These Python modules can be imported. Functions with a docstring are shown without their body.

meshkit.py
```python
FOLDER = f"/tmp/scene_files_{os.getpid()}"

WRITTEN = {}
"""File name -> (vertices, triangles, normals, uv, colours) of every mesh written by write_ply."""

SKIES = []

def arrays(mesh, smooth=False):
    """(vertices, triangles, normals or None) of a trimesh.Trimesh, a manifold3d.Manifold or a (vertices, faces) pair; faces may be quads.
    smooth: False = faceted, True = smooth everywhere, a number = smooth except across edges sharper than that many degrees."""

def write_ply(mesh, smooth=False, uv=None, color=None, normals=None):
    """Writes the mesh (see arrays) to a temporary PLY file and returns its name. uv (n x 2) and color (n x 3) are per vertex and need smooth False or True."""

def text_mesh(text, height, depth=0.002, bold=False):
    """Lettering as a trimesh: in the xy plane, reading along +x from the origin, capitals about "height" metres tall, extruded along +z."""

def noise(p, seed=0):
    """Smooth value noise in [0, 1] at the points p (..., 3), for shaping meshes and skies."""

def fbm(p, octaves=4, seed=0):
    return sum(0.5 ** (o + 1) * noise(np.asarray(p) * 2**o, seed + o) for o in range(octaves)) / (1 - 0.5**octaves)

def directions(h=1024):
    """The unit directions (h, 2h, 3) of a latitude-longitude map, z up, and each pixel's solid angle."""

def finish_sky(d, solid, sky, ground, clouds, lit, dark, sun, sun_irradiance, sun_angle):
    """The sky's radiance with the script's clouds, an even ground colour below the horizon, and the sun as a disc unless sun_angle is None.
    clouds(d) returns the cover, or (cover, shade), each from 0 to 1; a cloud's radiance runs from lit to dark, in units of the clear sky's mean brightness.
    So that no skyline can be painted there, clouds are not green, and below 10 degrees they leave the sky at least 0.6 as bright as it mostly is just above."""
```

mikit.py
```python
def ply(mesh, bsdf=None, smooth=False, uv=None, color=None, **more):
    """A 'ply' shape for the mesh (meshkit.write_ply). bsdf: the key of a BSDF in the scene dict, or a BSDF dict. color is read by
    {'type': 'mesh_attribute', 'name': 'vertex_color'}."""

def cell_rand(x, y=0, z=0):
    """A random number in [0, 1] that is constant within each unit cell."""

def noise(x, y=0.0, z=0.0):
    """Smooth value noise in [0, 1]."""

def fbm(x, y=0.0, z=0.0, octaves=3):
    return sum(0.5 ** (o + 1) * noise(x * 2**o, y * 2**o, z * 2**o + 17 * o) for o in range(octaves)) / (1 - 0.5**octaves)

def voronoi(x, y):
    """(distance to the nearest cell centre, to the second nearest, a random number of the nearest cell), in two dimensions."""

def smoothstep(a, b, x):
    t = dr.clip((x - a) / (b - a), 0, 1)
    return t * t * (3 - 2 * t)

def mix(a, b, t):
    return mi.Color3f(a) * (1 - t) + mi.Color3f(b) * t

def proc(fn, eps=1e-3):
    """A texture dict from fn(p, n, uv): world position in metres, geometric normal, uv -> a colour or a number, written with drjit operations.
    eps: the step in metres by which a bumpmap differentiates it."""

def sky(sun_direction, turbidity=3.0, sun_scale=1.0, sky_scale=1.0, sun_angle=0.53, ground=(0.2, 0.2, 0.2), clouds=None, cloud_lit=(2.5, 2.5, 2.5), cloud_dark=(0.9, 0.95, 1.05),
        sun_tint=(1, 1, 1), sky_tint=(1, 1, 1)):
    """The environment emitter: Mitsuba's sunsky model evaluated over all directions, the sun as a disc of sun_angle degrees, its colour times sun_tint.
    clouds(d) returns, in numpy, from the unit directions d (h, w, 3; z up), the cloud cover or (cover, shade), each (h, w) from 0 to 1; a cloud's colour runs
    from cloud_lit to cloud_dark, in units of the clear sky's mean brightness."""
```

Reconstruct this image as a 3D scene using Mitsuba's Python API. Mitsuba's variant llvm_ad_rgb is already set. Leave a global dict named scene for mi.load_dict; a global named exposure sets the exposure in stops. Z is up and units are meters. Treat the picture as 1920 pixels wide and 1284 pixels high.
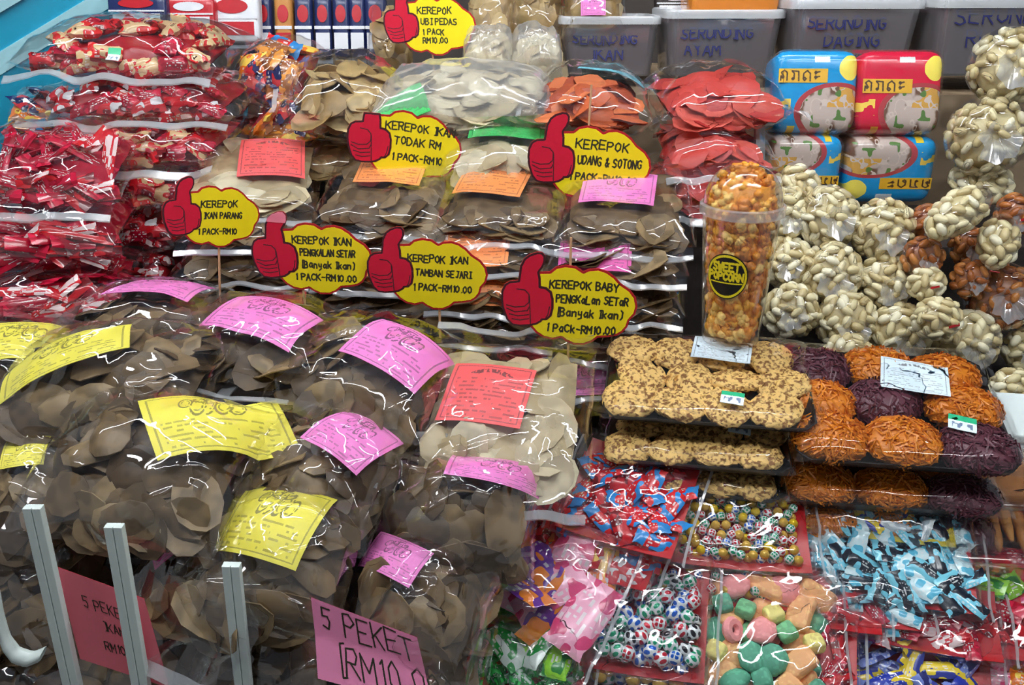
import math, numpy as np, trimesh, drjit as dr, mitsuba as mi, mikit, meshkit
from mikit import proc, noise, fbm, smoothstep, mix
from shapely.geometry import Polygon, LineString, Point, box as rect
from shapely.ops import unary_union
from shapely import affinity

T = mi.ScalarTransform4f
scene, labels = {'type': 'scene'}, {}
rng = np.random.default_rng(11)

# ---------------------------------------------------------------- camera
FOCAL, PITCH, EYE = 1700.0, math.radians(22.0), np.array([0.0, 0.0, 1.6])
FWD = np.array([0, math.cos(PITCH), -math.sin(PITCH)])
UPV = np.array([0, math.sin(PITCH), math.cos(PITCH)])
scene['camera'] = {'type': 'perspective', 'fov': 2 * math.degrees(math.atan(960 / FOCAL)), 'fov_axis': 'x', 'near_clip': 0.05,
                   'to_world': T().look_at(EYE.tolist(), (EYE + FWD).tolist(), [0, 0, 1])}
# ---------------------------------------------------------------- light: LED tubes under the stall's canopy, dim surroundings of the market
exposure = 0.0
AMBIENT = (0.18, 0.19, 0.205)
TUBE = (58.0, 61.0, 61.5)
scene['surroundings'] = {'type': 'constant', 'radiance': {'type': 'rgb', 'value': list(AMBIENT)}}
TUBES = [(-0.55, 0.55, 2.45), (0.75, 0.45, 2.45), (-1.0, 1.35, 2.5), (0.35, 1.3, 2.5)]


def depth_at(u, v, Y):
    y = -(v - 642) / FOCAL
    return Y / (math.cos(PITCH) + y * math.sin(PITCH))


def at(u, v, Y):
    """The point at distance Y in front of the eye that stands at this place of the photograph."""
    t = depth_at(u, v, Y)
    return EYE + t * (np.array([1, 0, 0]) * (u - 960) / FOCAL - UPV * (v - 642) / FOCAL + FWD)


def px(v, Y):
    """Metres per photograph pixel there."""
    return depth_at(0, v, Y) / FOCAL


# ---------------------------------------------------------------- small tools
def rgb(*c):
    return {'type': 'rgb', 'value': [float(x) for x in (c if len(c) == 3 else c * 3)]}


def srgb(r, g, b):
    c = np.array([r, g, b]) / 255.0
    return np.where(c < 0.04045, c / 12.92, ((c + 0.055) / 1.055) ** 2.4)


def R(ax, deg):
    a, i = math.radians(deg), 'xyz'.index(ax)
    c, s, m = math.cos(a), math.sin(a), np.eye(4)
    j, k = (i + 1) % 3, (i + 2) % 3
    m[j, j] = m[k, k] = c
    m[j, k], m[k, j] = -s, s
    return m


def TR(p):
    m = np.eye(4)
    m[:3, 3] = p
    return m


def SC(x, y=None, z=None):
    return np.diag([x, y or x, z or x, 1.0])


def frame(p, yaw=0, tilt=0, roll=0):
    """tilt lifts the far edge; roll lowers the right edge when positive; yaw turns anticlockwise seen from above."""
    return TR(p) @ R('z', yaw) @ R('x', tilt) @ R('y', roll)


def along(z, x=None):
    """Rotation whose z axis is z."""
    z = np.asarray(z, float) / np.linalg.norm(z)
    x = np.asarray([1.0, 0.13, 0.21] if x is None else x, float)
    x = x - z * (x @ z)
    x = x if np.linalg.norm(x) > 1e-6 else np.cross(z, [0.0, 0.0, 1.0])
    x /= np.linalg.norm(x)
    m = np.eye(4)
    m[:3, 0], m[:3, 1], m[:3, 2] = x, np.cross(z, x), z
    return m


def xf(M, v):
    return np.asarray(v) @ M[:3, :3].T + M[:3, 3]


used = {}


def numbered(key):
    n = used.get(key, 0)
    used[key] = n + 1
    return key if n == 0 else f'{key}_{n:03d}'


def thing(name, label, cat, group=None):
    key = numbered(name)
    labels[key] = {'label': label, 'category': cat}
    if group:
        labels[key]['group'] = group
    return key


def add(parent, name, mesh, bsdf, M=None, smooth=False, uv=None, kind=None, label=None):
    """One mesh of its own under its parent (or a top-level one when parent is None), its points moved by M."""
    if isinstance(mesh, trimesh.Trimesh):
        mesh = (np.asarray(mesh.vertices), np.asarray(mesh.faces))
    v = np.asarray(mesh[0], float)
    key = numbered(f'{parent}__{name}' if parent else name)
    scene[key] = mikit.ply((xf(M, v) if M is not None else v, mesh[1]), bsdf, smooth, uv=uv)
    if kind or label:
        labels[key] = {k: x for k, x in (('kind', kind), ('label', label)) if x}
    return key


def stamp(parent, name, shape, M, bsdf=None):
    """A copy of a shape dict under M."""
    key = numbered(f'{parent}__{name}')
    scene[key] = {**shape, 'to_world': T(np.ascontiguousarray(M))}
    if bsdf:
        scene[key]['bsdf'] = {'type': 'ref', 'id': bsdf}
    return key


def structure(key):
    labels[key] = {**labels.get(key, {}), 'kind': 'structure'}


def gridfaces(n, m, flip=False):
    i, j = np.meshgrid(np.arange(n - 1), np.arange(m - 1), indexing='ij')
    a = i * m + j
    q = np.stack([a, a + m, a + m + 1, a + 1], -1).reshape(-1, 4)
    return q[:, ::-1] if flip else q


def join(*parts):
    vs, fs, o = [], [], 0
    for v, f in parts:
        f = np.asarray(f)
        if f.shape[1] == 4:
            f = np.vstack([f[:, [0, 1, 2]], f[:, [0, 2, 3]]])
        vs.append(np.asarray(v))
        fs.append(f + o)
        o += len(v)
    return np.vstack(vs), np.vstack(fs)


def rounded_box(w, d, h, r, seg=3):
    """Box with rounded edges, centred."""
    m = trimesh.creation.box([1, 1, 1])
    for _ in range(seg):
        m = m.subdivide()
    v = np.array(m.vertices) * 2
    v = np.sign(v) * np.abs(v) ** 0.55
    half = np.array([w, d, h]) / 2
    q = v * half
    inner = np.clip(q, -(half - r), half - r)
    e = q - inner
    n = np.linalg.norm(e, axis=1, keepdims=True)
    return inner + np.where(n > 1e-9, e / np.maximum(n, 1e-9) * np.minimum(n, r), 0), np.array(m.faces)


def lathe(profile, n=40):
    p = np.asarray(profile, float)
    a = np.arange(n + 1) * 2 * np.pi / n
    v = np.stack([p[:, None, 0] * np.cos(a), p[:, None, 0] * np.sin(a), np.repeat(p[:, None, 1], n + 1, 1)], -1)
    return v.reshape(-1, 3), gridfaces(len(p), n + 1)


def bar(p, q, w, d=None):
    """Square bar from p to q."""
    p, q = np.asarray(p, float), np.asarray(q, float)
    m = trimesh.creation.box([w, d or w, np.linalg.norm(q - p)])
    return xf(TR((p + q) / 2) @ along(q - p, [1, 0, 0]), m.vertices), np.array(m.faces)


def plate(shape, z0, z1):
    """A flat outline (shapely) as a solid between z0 and z1."""
    out = []
    for g in getattr(shape, 'geoms', [shape]):
        if g.geom_type == 'Polygon' and g.area > 1e-9:
            e = trimesh.creation.extrude_polygon(g, z1 - z0, engine='earcut')
            out.append((np.array(e.vertices) + [0, 0, z0], np.array(e.faces)))
    return join(*out)


# ---------------------------------------------------------------- handwriting
FONT = {
    'A': [[(0, 0), (2, 6), (4, 0)], [(.8, 2.2), (3.2, 2.2)]], 'B': [[(0, 0), (0, 6), (2.5, 6), (3.5, 4.8), (2.5, 3.2), (0, 3.2)], [(2.5, 3.2), (4, 1.7), (2.8, 0), (0, 0)]],
    'C': [[(4, 5), (2.5, 6), (.6, 5), (0, 3), (.6, 1), (2.5, 0), (4, 1)]], 'D': [[(0, 0), (0, 6), (2, 6), (4, 4), (4, 2), (2, 0), (0, 0)]],
    'E': [[(4, 6), (0, 6), (0, 0), (4, 0)], [(0, 3), (3, 3)]], 'F': [[(4, 6), (0, 6), (0, 0)], [(0, 3), (3, 3)]],
    'G': [[(4, 5), (2.5, 6), (.6, 5), (0, 3), (.6, 1), (2.5, 0), (4, 1), (4, 2.7), (2.4, 2.7)]], 'I': [[(2, 0), (2, 6)], [(1, 6), (3, 6)], [(1, 0), (3, 0)]],
    'J': [[(3.5, 6), (3.5, 1), (2.2, 0), (.8, .8)], [(2, 6), (4, 6)]], 'K': [[(0, 0), (0, 6)], [(4, 6), (0, 2.5)], [(1.2, 3.4), (4, 0)]], 'L': [[(0, 6), (0, 0), (4, 0)]],
    'M': [[(0, 0), (0, 6), (2, 2.5), (4, 6), (4, 0)]], 'N': [[(0, 0), (0, 6), (4, 0), (4, 6)]], 'O': [[(2, 0), (.3, 1.5), (.3, 4.5), (2, 6), (3.7, 4.5), (3.7, 1.5), (2, 0)]],
    'P': [[(0, 0), (0, 6), (2.8, 6), (4, 4.6), (2.8, 3), (0, 3)]], 'R': [[(0, 0), (0, 6), (2.8, 6), (4, 4.6), (2.8, 3), (0, 3)], [(1.8, 3), (4, 0)]],
    'S': [[(4, 5.2), (2.3, 6), (.4, 5), (.8, 3.5), (3.3, 2.6), (3.8, 1), (2, 0), (0, .8)]], 'T': [[(0, 6), (4, 6)], [(2, 6), (2, 0)]], 'U': [[(0, 6), (0, 1.4), (2, 0), (4, 1.4), (4, 6)]],
    'W': [[(0, 6), (1, 0), (2, 4), (3, 0), (4, 6)]], 'Y': [[(0, 6), (2, 3), (4, 6)], [(2, 3), (2, 0)]], '&': [[(4, 0), (1, 4.8), (2, 6), (3, 4.8), (.3, 1.6), (1.5, 0), (4, 2.4)]],
    '(': [[(3, 6.6), (1.5, 6.6), (1.5, -.6), (3, -.6)]], ')': [[(1, 6.6), (2.5, 5), (2.5, 1), (1, -.6)]], '-': [[(.6, 3), (3.4, 3)]], '.': [[(1.8, 0), (2.2, .3)]],
    '0': [[(2, 0), (.3, 1.5), (.3, 4.5), (2, 6), (3.7, 4.5), (3.7, 1.5), (2, 0)]], '1': [[(2, 0), (2, 6), (1.2, 5)]], '5': [[(4, 6), (.6, 6), (.4, 3.4), (2.6, 3.6), (3.8, 2), (2.6, 0), (.3, .5)]],
    'a': [[(3.6, 3.6), (1.8, 4), (.3, 2), (1.6, 0), (3.4, 1.4), (3.6, 3.8), (3.7, 0)]], 'n': [[(.3, 4), (.3, 0)], [(.3, 2.6), (2, 4), (3.5, 3), (3.5, 0)]],
    'y': [[(.3, 4), (.8, 1.4), (3.3, 1.6)], [(3.5, 4), (3.3, -1), (1, -2)]], 'k': [[(.4, 6), (.4, 0)], [(3.4, 4), (.4, 1.8)], [(1.4, 2.6), (3.6, 0)]],
    # letter forms with loops for the printed packet titles
    '1t': [[(1.2, 1), (.6, .4), (0, 1), (.6, 1.6), (1.2, 1), (1.2, 4), (0, 5.4), (3.6, 5.2), (3.8, 0)]], '2t': [[(0, 1), (.8, 0), (1.6, 1), (.8, 1.8), (0, 1), (.2, 4), (2, 5.6), (3.8, 4), (3.8, 0)]],
    '3t': [[(1.4, 2.6), (.7, 2), (1.3, 1.2), (2, 2), (1.4, 2.6), (.4, 4.4), (2, 5.6), (3.6, 4.4), (3.6, 0)], [(.2, 0), (.2, 2.6)]], '4t': [[(.4, 3.6), (1.2, 4.4), (.4, 5.2), (0, 4.4), (2.6, 5)], [(.4, 1), (1.2, 1.8), (.4, 2.6), (0, 1.8), (2.6, 2.4)]],
}


def writing(text, height, pen, wobble=0.25, seed=0, gap=1.35, squeeze=1.0):
    """Handwritten strokes (shapely), from the origin along +x."""
    r, out, x, s = np.random.default_rng(seed), [], 0.0, height / 6.0
    for c in (text if isinstance(text, list) else list(text)):
        if c == ' ':
            x += 3.2 * squeeze
            continue
        up = r.normal(0, wobble)
        for line in FONT[c]:
            p = np.array(line) * [squeeze, 1] + r.normal(0, wobble * 0.5, (len(line), 2)) + [x, up]
            out.append(LineString(p * s).buffer(pen, quad_segs=2))
        x += (4 + gap) * squeeze * (0.6 if c in '1.()I' else 1)
    return unary_union(out), x * s


# ---------------------------------------------------------------- materials
def pr(c, rough=0.5, **k):
    return {'type': 'principled', 'base_color': rgb(*c) if not isinstance(c, dict) else c, 'roughness': rough, **k}


def both(b):
    return {'type': 'twosided', 'b': b}


GLOSS = {'type': 'twosided', 'b': {'type': 'roughconductor', 'alpha': 0.035}}
HAZE = {'type': 'twosided', 'b': {'type': 'diffuse', 'reflectance': rgb(.75, .77, .80)}}


def film(weight, haze):
    clear = {'type': 'thindielectric', 'int_ior': 1.4}
    if haze < .2:
        return {'type': 'blendbsdf', 'weight': weight, 'a': clear, 'b': GLOSS}
    return {'type': 'blendbsdf', 'weight': weight, 'a': clear, 'b': {'type': 'blendbsdf', 'weight': haze, 'a': GLOSS, 'b': HAZE}}


scene['film_clear'] = {'type': 'thindielectric', 'int_ior': 1.78}
scene['film_tight'] = {'type': 'thindielectric', 'int_ior': 1.5}
scene['film_milky'] = film(0.24, 0.6)
scene['film_twist'] = film(0.36, 0.62)
scene['film_seal'] = film(0.34, 0.66)
scene['tub_plastic'] = film(0.12, 0.75)
scene['tub_lid'] = film(0.60, 0.88)
scene['cup_plastic'] = film(0.10, 0.15)


def mottled(key, c, c2, scale=60.0, rough=0.55, cut=(.35, .7), octaves=1, **k):
    c, c2 = list(map(float, c)), list(map(float, c2))

    def fn(p, n, uv):
        return mix(c, c2, smoothstep(cut[0], cut[1], fbm(p.x * scale, p.y * scale, p.z * scale, octaves)))
    scene[key] = both(pr(proc(fn), rough, **k))


BROWN = [(128, 105, 74), (108, 86, 58), (142, 119, 86), (86, 66, 44)]
for i, c in enumerate(BROWN):
    c = srgb(*c)
    mottled(f'cracker_brown_{i}', c, c * 0.62, 55 + 9 * i, 0.5)
PALE = [(198, 182, 148), (182, 164, 128), (208, 196, 166)]
for i, c in enumerate(PALE):
    c = srgb(*c)
    mottled(f'cracker_pale_{i}', c, c * 0.78, 45 + 9 * i, 0.45)
TAN = [(178, 150, 100), (160, 130, 84), (192, 166, 118)]
for i, c in enumerate(TAN):
    c = srgb(*c)
    mottled(f'cracker_tan_{i}', c, c * 0.74, 45 + 9 * i, 0.45)
ORANGE = [(190, 92, 52), (168, 74, 44), (204, 112, 68)]
for i, c in enumerate(ORANGE):
    scene[f'cracker_orange_{i}'] = both(pr(srgb(*c), 0.45))
ROSE = [(196, 66, 58), (176, 50, 48), (206, 88, 76)]
for i, c in enumerate(ROSE):
    scene[f'cracker_rose_{i}'] = both(pr(srgb(*c), 0.45))
STICK = [(98, 80, 58), (122, 102, 76), (76, 58, 42)]
for i, c in enumerate(STICK):
    scene[f'cracker_stick_{i}'] = both(pr(srgb(*c), 0.5))


def paper(key, base, ink, drawing):
    """Printed sheet: border, rows of small print, a line drawing."""
    base, ink = list(map(float, base)), list(map(float, ink))

    def fn(p, n, uv):
        u, v = uv.x, uv.y
        edge = dr.minimum(dr.minimum(u, 1 - u), dr.minimum(v, 1 - v))
        on = dr.select((edge > .045) & (edge < .06), 0.5, 0.0)
        row = dr.floor(v * 15)
        f = v * 15 - row
        word = noise(u * 34 + row * 7.3, row * 3.1) * 0.6 + noise(u * 9 + row * 2.7, row) * 0.5
        text = (f > .3) & (f < .72) & (word > .56) & (u > .1) & (u < .9)
        low, high = (0.08, 0.46) if drawing == 'plant' else (0.08, 0.72)
        on = dr.select(text & (v > low) & (v < high), 0.42, on)
        x, y = (u - .5) * 1.3, v - (.70 if drawing == 'plant' else .83)
        if drawing == 'plant':
            for k, (cx, cy, a, b) in enumerate(((-.13, 0, .07, .19), (-.03, .02, .06, .2), (.1, -.01, .08, .17), (.22, -.05, .07, .13), (-.24, .06, .06, .09), (0, .13, .16, .07))):
                r = dr.sqrt(dr.square((x - cx - .25 * (y - cy)) / a) + dr.square((y - cy) / b))
                on = dr.select((dr.abs(r - 1) < .12) & (noise(x * 26 + k, y * 26) > .3), 0.7, on)
                on = dr.select((dr.abs(r - .6) < .09) & (noise(x * 30, y * 30 + k) > .55), 0.6, on)
        else:
            r = dr.sqrt(dr.square(x / .34) + dr.square((y + .16) / .2))
            on = dr.select((dr.abs(r - 1) < .17) & (y > -.04) & (noise(x * 50, y * 20) > .36), 0.75, on)
        return mix(base, ink, on)
    scene[key] = both(pr(proc(fn), 0.62))


INK = srgb(52, 40, 48)
paper('paper_yellow', srgb(238, 226, 84), INK, 'plant')
paper('paper_pink', srgb(240, 134, 206), INK, 'plant')
paper('magenta_shaded_pink', srgb(226, 92, 172), INK, 'text')  # pink label paper with shade put into its colour; plain magenta on one packet
paper('paper_coral', srgb(238, 98, 98), INK, 'text')
paper('paper_orange', srgb(244, 152, 84), srgb(120, 60, 40), 'text')
paper('paper_white', srgb(214, 230, 240), INK, 'text')
paper('paper_green', srgb(60, 176, 90), srgb(20, 90, 40), 'text')
paper('paper_aqua', srgb(120, 196, 214), srgb(60, 120, 140), 'text')
scene['card_pink'] = both(pr(srgb(232, 136, 176), 0.6))
scene['card_rose'] = both(pr(srgb(228, 112, 126), 0.6))


def sticker_fn(p, n, uv):
    c = mix([.74, .86, .9], [.02, .42, .2], dr.select(uv.y > .62, 1.0, 0.0))
    mark = (uv.y < .5) & (uv.y > .14) & (uv.x > .14) & (uv.x < .86) & (noise(uv.x * 11, uv.y * 5) > .52)
    return mix(c, [.16, .22, .34], dr.select(mark, 1.0, 0.0))


scene['price_print'] = both(pr(proc(sticker_fn), 0.4))
for k, c, r in (('sign_yellow', (240, 216, 16), .5), ('sign_red', (204, 12, 50), .5), ('sign_rim', (172, 24, 30), .5), ('sign_dark', (58, 6, 18), .6), ('marker_black', (38, 34, 16), .6), ('marker_blue', (36, 38, 92), .5),
                ('wood_stick', (196, 150, 112), .6), ('thumb_pink', (238, 130, 150), .35), ('white_plastic', (206, 216, 212), .35), ('grey_plastic', (150, 156, 160), .4), ('foam_white', (222, 232, 232), .7),
                ('red_card', (178, 16, 26), .3), ('black_tray', (24, 22, 24), .3), ('yellow_card', (204, 180, 40), .4), ('blue_basket', (38, 152, 186), .3), ('blue_basket_pale', (150, 196, 206), .3), ('gold_print', (222, 172, 44), .4),
                ('title_dark', (70, 40, 20), .5), ('floss_brown', (64, 48, 54), .9), ('popcorn_black', (22, 20, 16), .35), ('popcorn_yellow', (216, 196, 30), .4), ('board_dark', (44, 36, 34), .7), ('wrap_white', (226, 228, 222), .25),
                ('stick_brown', (176, 116, 54), .6), ('stick_tan', (196, 138, 70), .6), ('navy_pack', (32, 42, 84), .25), ('red_pack', (176, 34, 44), .25), ('white_pack', (206, 206, 212), .3), ('silver_pack', (150, 158, 170), .25)):
    scene[k] = both(pr(srgb(*c), r))
for i, c in enumerate([(226, 214, 174), (212, 198, 154), (234, 226, 196), (198, 180, 134)]):
    scene[f'peanut_{i}'] = pr(srgb(*c), 0.42)
for i, c in enumerate([(186, 120, 62), (166, 98, 46), (150, 84, 40)]):
    scene[f'peanut_brown_{i}'] = pr(srgb(*c), 0.35)
for i, c in enumerate([(236, 174, 62), (226, 150, 46), (242, 204, 116), (208, 130, 48)]):
    scene[f'popcorn_{i}'] = both(pr(srgb(*c), 0.4))
mottled('rice_puff', srgb(222, 184, 112), srgb(124, 82, 40), 260, 0.7, (.42, .70), 2)
scene['noodle_orange'] = both(pr(srgb(206, 122, 30), 0.4))
scene['noodle_purple'] = both(pr(srgb(92, 46, 58), 0.4))

PAL = [((200, 30, 36), (40, 130, 200)), ((196, 22, 34), (232, 210, 210)), ((122, 204, 228), (18, 24, 38)), ((206, 230, 236), (90, 180, 210)), ((20, 26, 38), (120, 200, 220)), ((34, 140, 62), (214, 226, 220)),
       ((20, 104, 44), (60, 190, 90)), ((104, 50, 150), (230, 130, 40)), ((236, 124, 36), (250, 214, 90)), ((240, 170, 196), (214, 70, 120)), ((140, 206, 50), (40, 130, 50)), ((40, 56, 168), (236, 206, 50)),
       ((124, 142, 214), (34, 38, 110)), ((232, 204, 50), (50, 60, 150)), ((206, 176, 132), (190, 40, 40)), ((112, 10, 20), (190, 26, 36)), ((206, 40, 40), (214, 184, 140)), ((214, 214, 218), (196, 40, 50)),
       ((32, 40, 90), (200, 44, 54)), ((150, 92, 50), (226, 150, 60)), ((158, 8, 38), (196, 30, 62)), ((176, 190, 200), (232, 240, 244))]
PALL = [(list(map(float, srgb(*a))), list(map(float, srgb(*b)))) for a, b in PAL]


def wrapper_fn(p, n, uv):
    k = dr.floor(uv.x)
    u, v = uv.x - k, uv.y
    a, b = mi.Color3f(0), mi.Color3f(0)
    for i, (x, y) in enumerate(PALL):
        a, b = dr.select(dr.abs(k - i) < .5, mi.Color3f(x), a), dr.select(dr.abs(k - i) < .5, mi.Color3f(y), b)
    blot = noise(u * 5.5 + k * 9.1, v * 4 + k * 3.7)
    line = (noise(u * 24, k * 5 + dr.floor(v * 7)) > .6) & (u > .22) & (u < .78) & (dr.abs(v * 7 - dr.floor(v * 7) - .5) < .28)
    return mix(mix(a, b, dr.select(blot > .56, 1.0, 0.0)), [.8, .8, .8], dr.select(line & (blot < .5), .7, 0.0))


scene['wrapper'] = both(pr(proc(wrapper_fn), 0.22, specular=0.7))
BALL = [list(map(float, srgb(*c))) for c in ((30, 90, 190), (24, 150, 110), (190, 34, 54), (30, 30, 36), (212, 170, 70), (226, 190, 30))]


def ball_fn(p, n, uv):
    k = dr.floor(uv.x)
    u, v = uv.x - k, uv.y
    a = mi.Color3f(0)
    for i, x in enumerate(BALL):
        a = dr.select(dr.abs(k - i) < .5, mi.Color3f(x), a)
    row = dr.floor(v * 3.999)
    x = u * 4 + row * .5
    d = dr.sqrt(dr.square(x - dr.floor(x) - .5) + dr.square(v * 4 - row - .5))
    spot = dr.select((d < .36) | (k > 3.5), 1.0, 0.0)
    return mix([.80, .84, .86], a, spot)


scene['foil_ball'] = pr(proc(ball_fn), 0.2, metallic=0.25, specular=0.8)
for k, c in dict(gummy_green=(110, 176, 126), gummy_orange=(238, 176, 122), gummy_pink=(236, 150, 150), gummy_yellow=(228, 214, 130), gummy_jade=(88, 160, 132)).items():
    c = srgb(*c)
    mottled(k, c, np.minimum(c * 1.3, .95), 260, 0.75, (.5, .8))

# ---------------------------------------------------------------- filled bags
class Pillow:
    """A filled bag: outline w x d, thickness h in the middle, in a frame M."""

    def __init__(self, w, d, h, M, seed, p=2.6, e=0.5, belly=0.8, crease=0.004, wavy=0.007):
        self.w, self.d, self.h, self.M, self.seed, self.p, self.e, self.belly, self.crease, self.wavy = w, d, h, M, seed, p, e, belly, crease, wavy

    def full(self, s, t):
        return (np.clip(1 - np.abs(s) ** self.p, 0, 1) * np.clip(1 - np.abs(t) ** self.p, 0, 1)) ** self.e

    def rim(self, s, t):
        q = np.stack([s * self.w * 9 + self.seed, t * self.d * 9, 0 * s + 3.3], -1)
        return self.wavy * 2 * (meshkit.noise(q, 5) - .5) * (np.maximum(np.abs(s), np.abs(t)) ** 2)

    def skin(self, s, t, side=1, out=0.0, crease=1.0):
        """Points of the film's upper (side 1) or lower (side -1) sheet."""
        x, y, f = s * self.w / 2, t * self.d / 2, self.full(s, t)
        wob = meshkit.noise(np.stack([s * 3 + self.seed, t * 3, 0 * s + side], -1), 9) - .5
        x, y = x + wob * .02 * self.w * np.abs(s), y + wob * .02 * self.d * np.abs(t)
        z = (self.h / 2 * f * (1 if side > 0 else self.belly)) + out * np.minimum(1, 3 * f)
        if crease:
            q, fold, r = np.stack([x, y, 0 * x + side * .31], -1), 0, np.random.default_rng(self.seed * 3 + side + 5)
            a = 1 - np.abs(2 * meshkit.noise(q * 24 + self.seed * 1.7, 1) - 1)
            for _ in range(16):
                c, ox, oy = r.uniform(0, np.pi), r.uniform(-.45, .45) * self.w, r.uniform(-.45, .45) * self.d
                across, on = (x - ox) * np.sin(c) - (y - oy) * np.cos(c), (x - ox) * np.cos(c) + (y - oy) * np.sin(c)
                fold = fold + r.uniform(.4, 1.1) * np.exp(-np.abs(across + .02 * np.sin(on * 24)) / r.uniform(.004, .010)) * np.exp(-(on / r.uniform(.03, .09)) ** 2)
            z = z + crease * self.crease * (.9 * a ** 2 + np.minimum(fold, 1.6)) * np.minimum(1, 2.5 * f)
        return np.stack([x, y, side * z + self.rim(s, t)], -1)

    def film(self, n=34, flanges=()):
        a = np.linspace(-1, 1, n)
        a = np.sin(a * np.pi / 2) * .5 + a * .5
        s, t = np.meshgrid(a, a, indexing='ij')
        a = np.sin(np.linspace(-1, 1, 18) * np.pi / 2) * .5 + np.linspace(-1, 1, 18) * .5
        s2, t2 = np.meshgrid(a, np.linspace(-1, -.35, 8), indexing='ij')  # the sheet underneath only where it comes round the front
        parts = [(self.skin(s, t, 1).reshape(-1, 3), gridfaces(n, n)), (self.skin(s2, t2, -1).reshape(-1, 3), gridfaces(18, 8, True))]
        seals = []
        for side, length, droop in flanges:
            k = np.linspace(-.96, .96, 30)
            s, t = {'front': (k, 0 * k - 1), 'back': (k, 0 * k + 1), 'left': (0 * k - 1, k), 'right': (0 * k + 1, k)}[side]
            p0 = self.skin(s, t, 1, crease=0)
            out = {'front': (0, -1, 0), 'back': (0, 1, 0), 'left': (-1, 0, 0), 'right': (1, 0, 0)}[side]
            q = np.array([0, .2, .4, .55, .68, .68, 1.0])[:, None, None]
            g = meshkit.noise(np.stack([k * 4 + self.seed, 0 * k, 0 * k], -1), 4)[None, :, None] - .5
            strip = p0[None] + length * (q * np.array(out) * (1 - .35 * droop * q)) + q ** 1.4 * length * droop * np.array([0, 0, -.9]) + q * g * np.array([0, 0, .35 * length])
            cut = strip[:, :, :]
            parts.append((cut[:5].reshape(-1, 3), gridfaces(5, 30)))
            band = cut[5:7]
            rib = np.array([0, 0, .0012])
            seals.append((np.concatenate([band + rib, band[::-1] - rib, band[:1] + rib]).reshape(-1, 3), gridfaces(5, 30)))
        return join(*parts), seals


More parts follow.
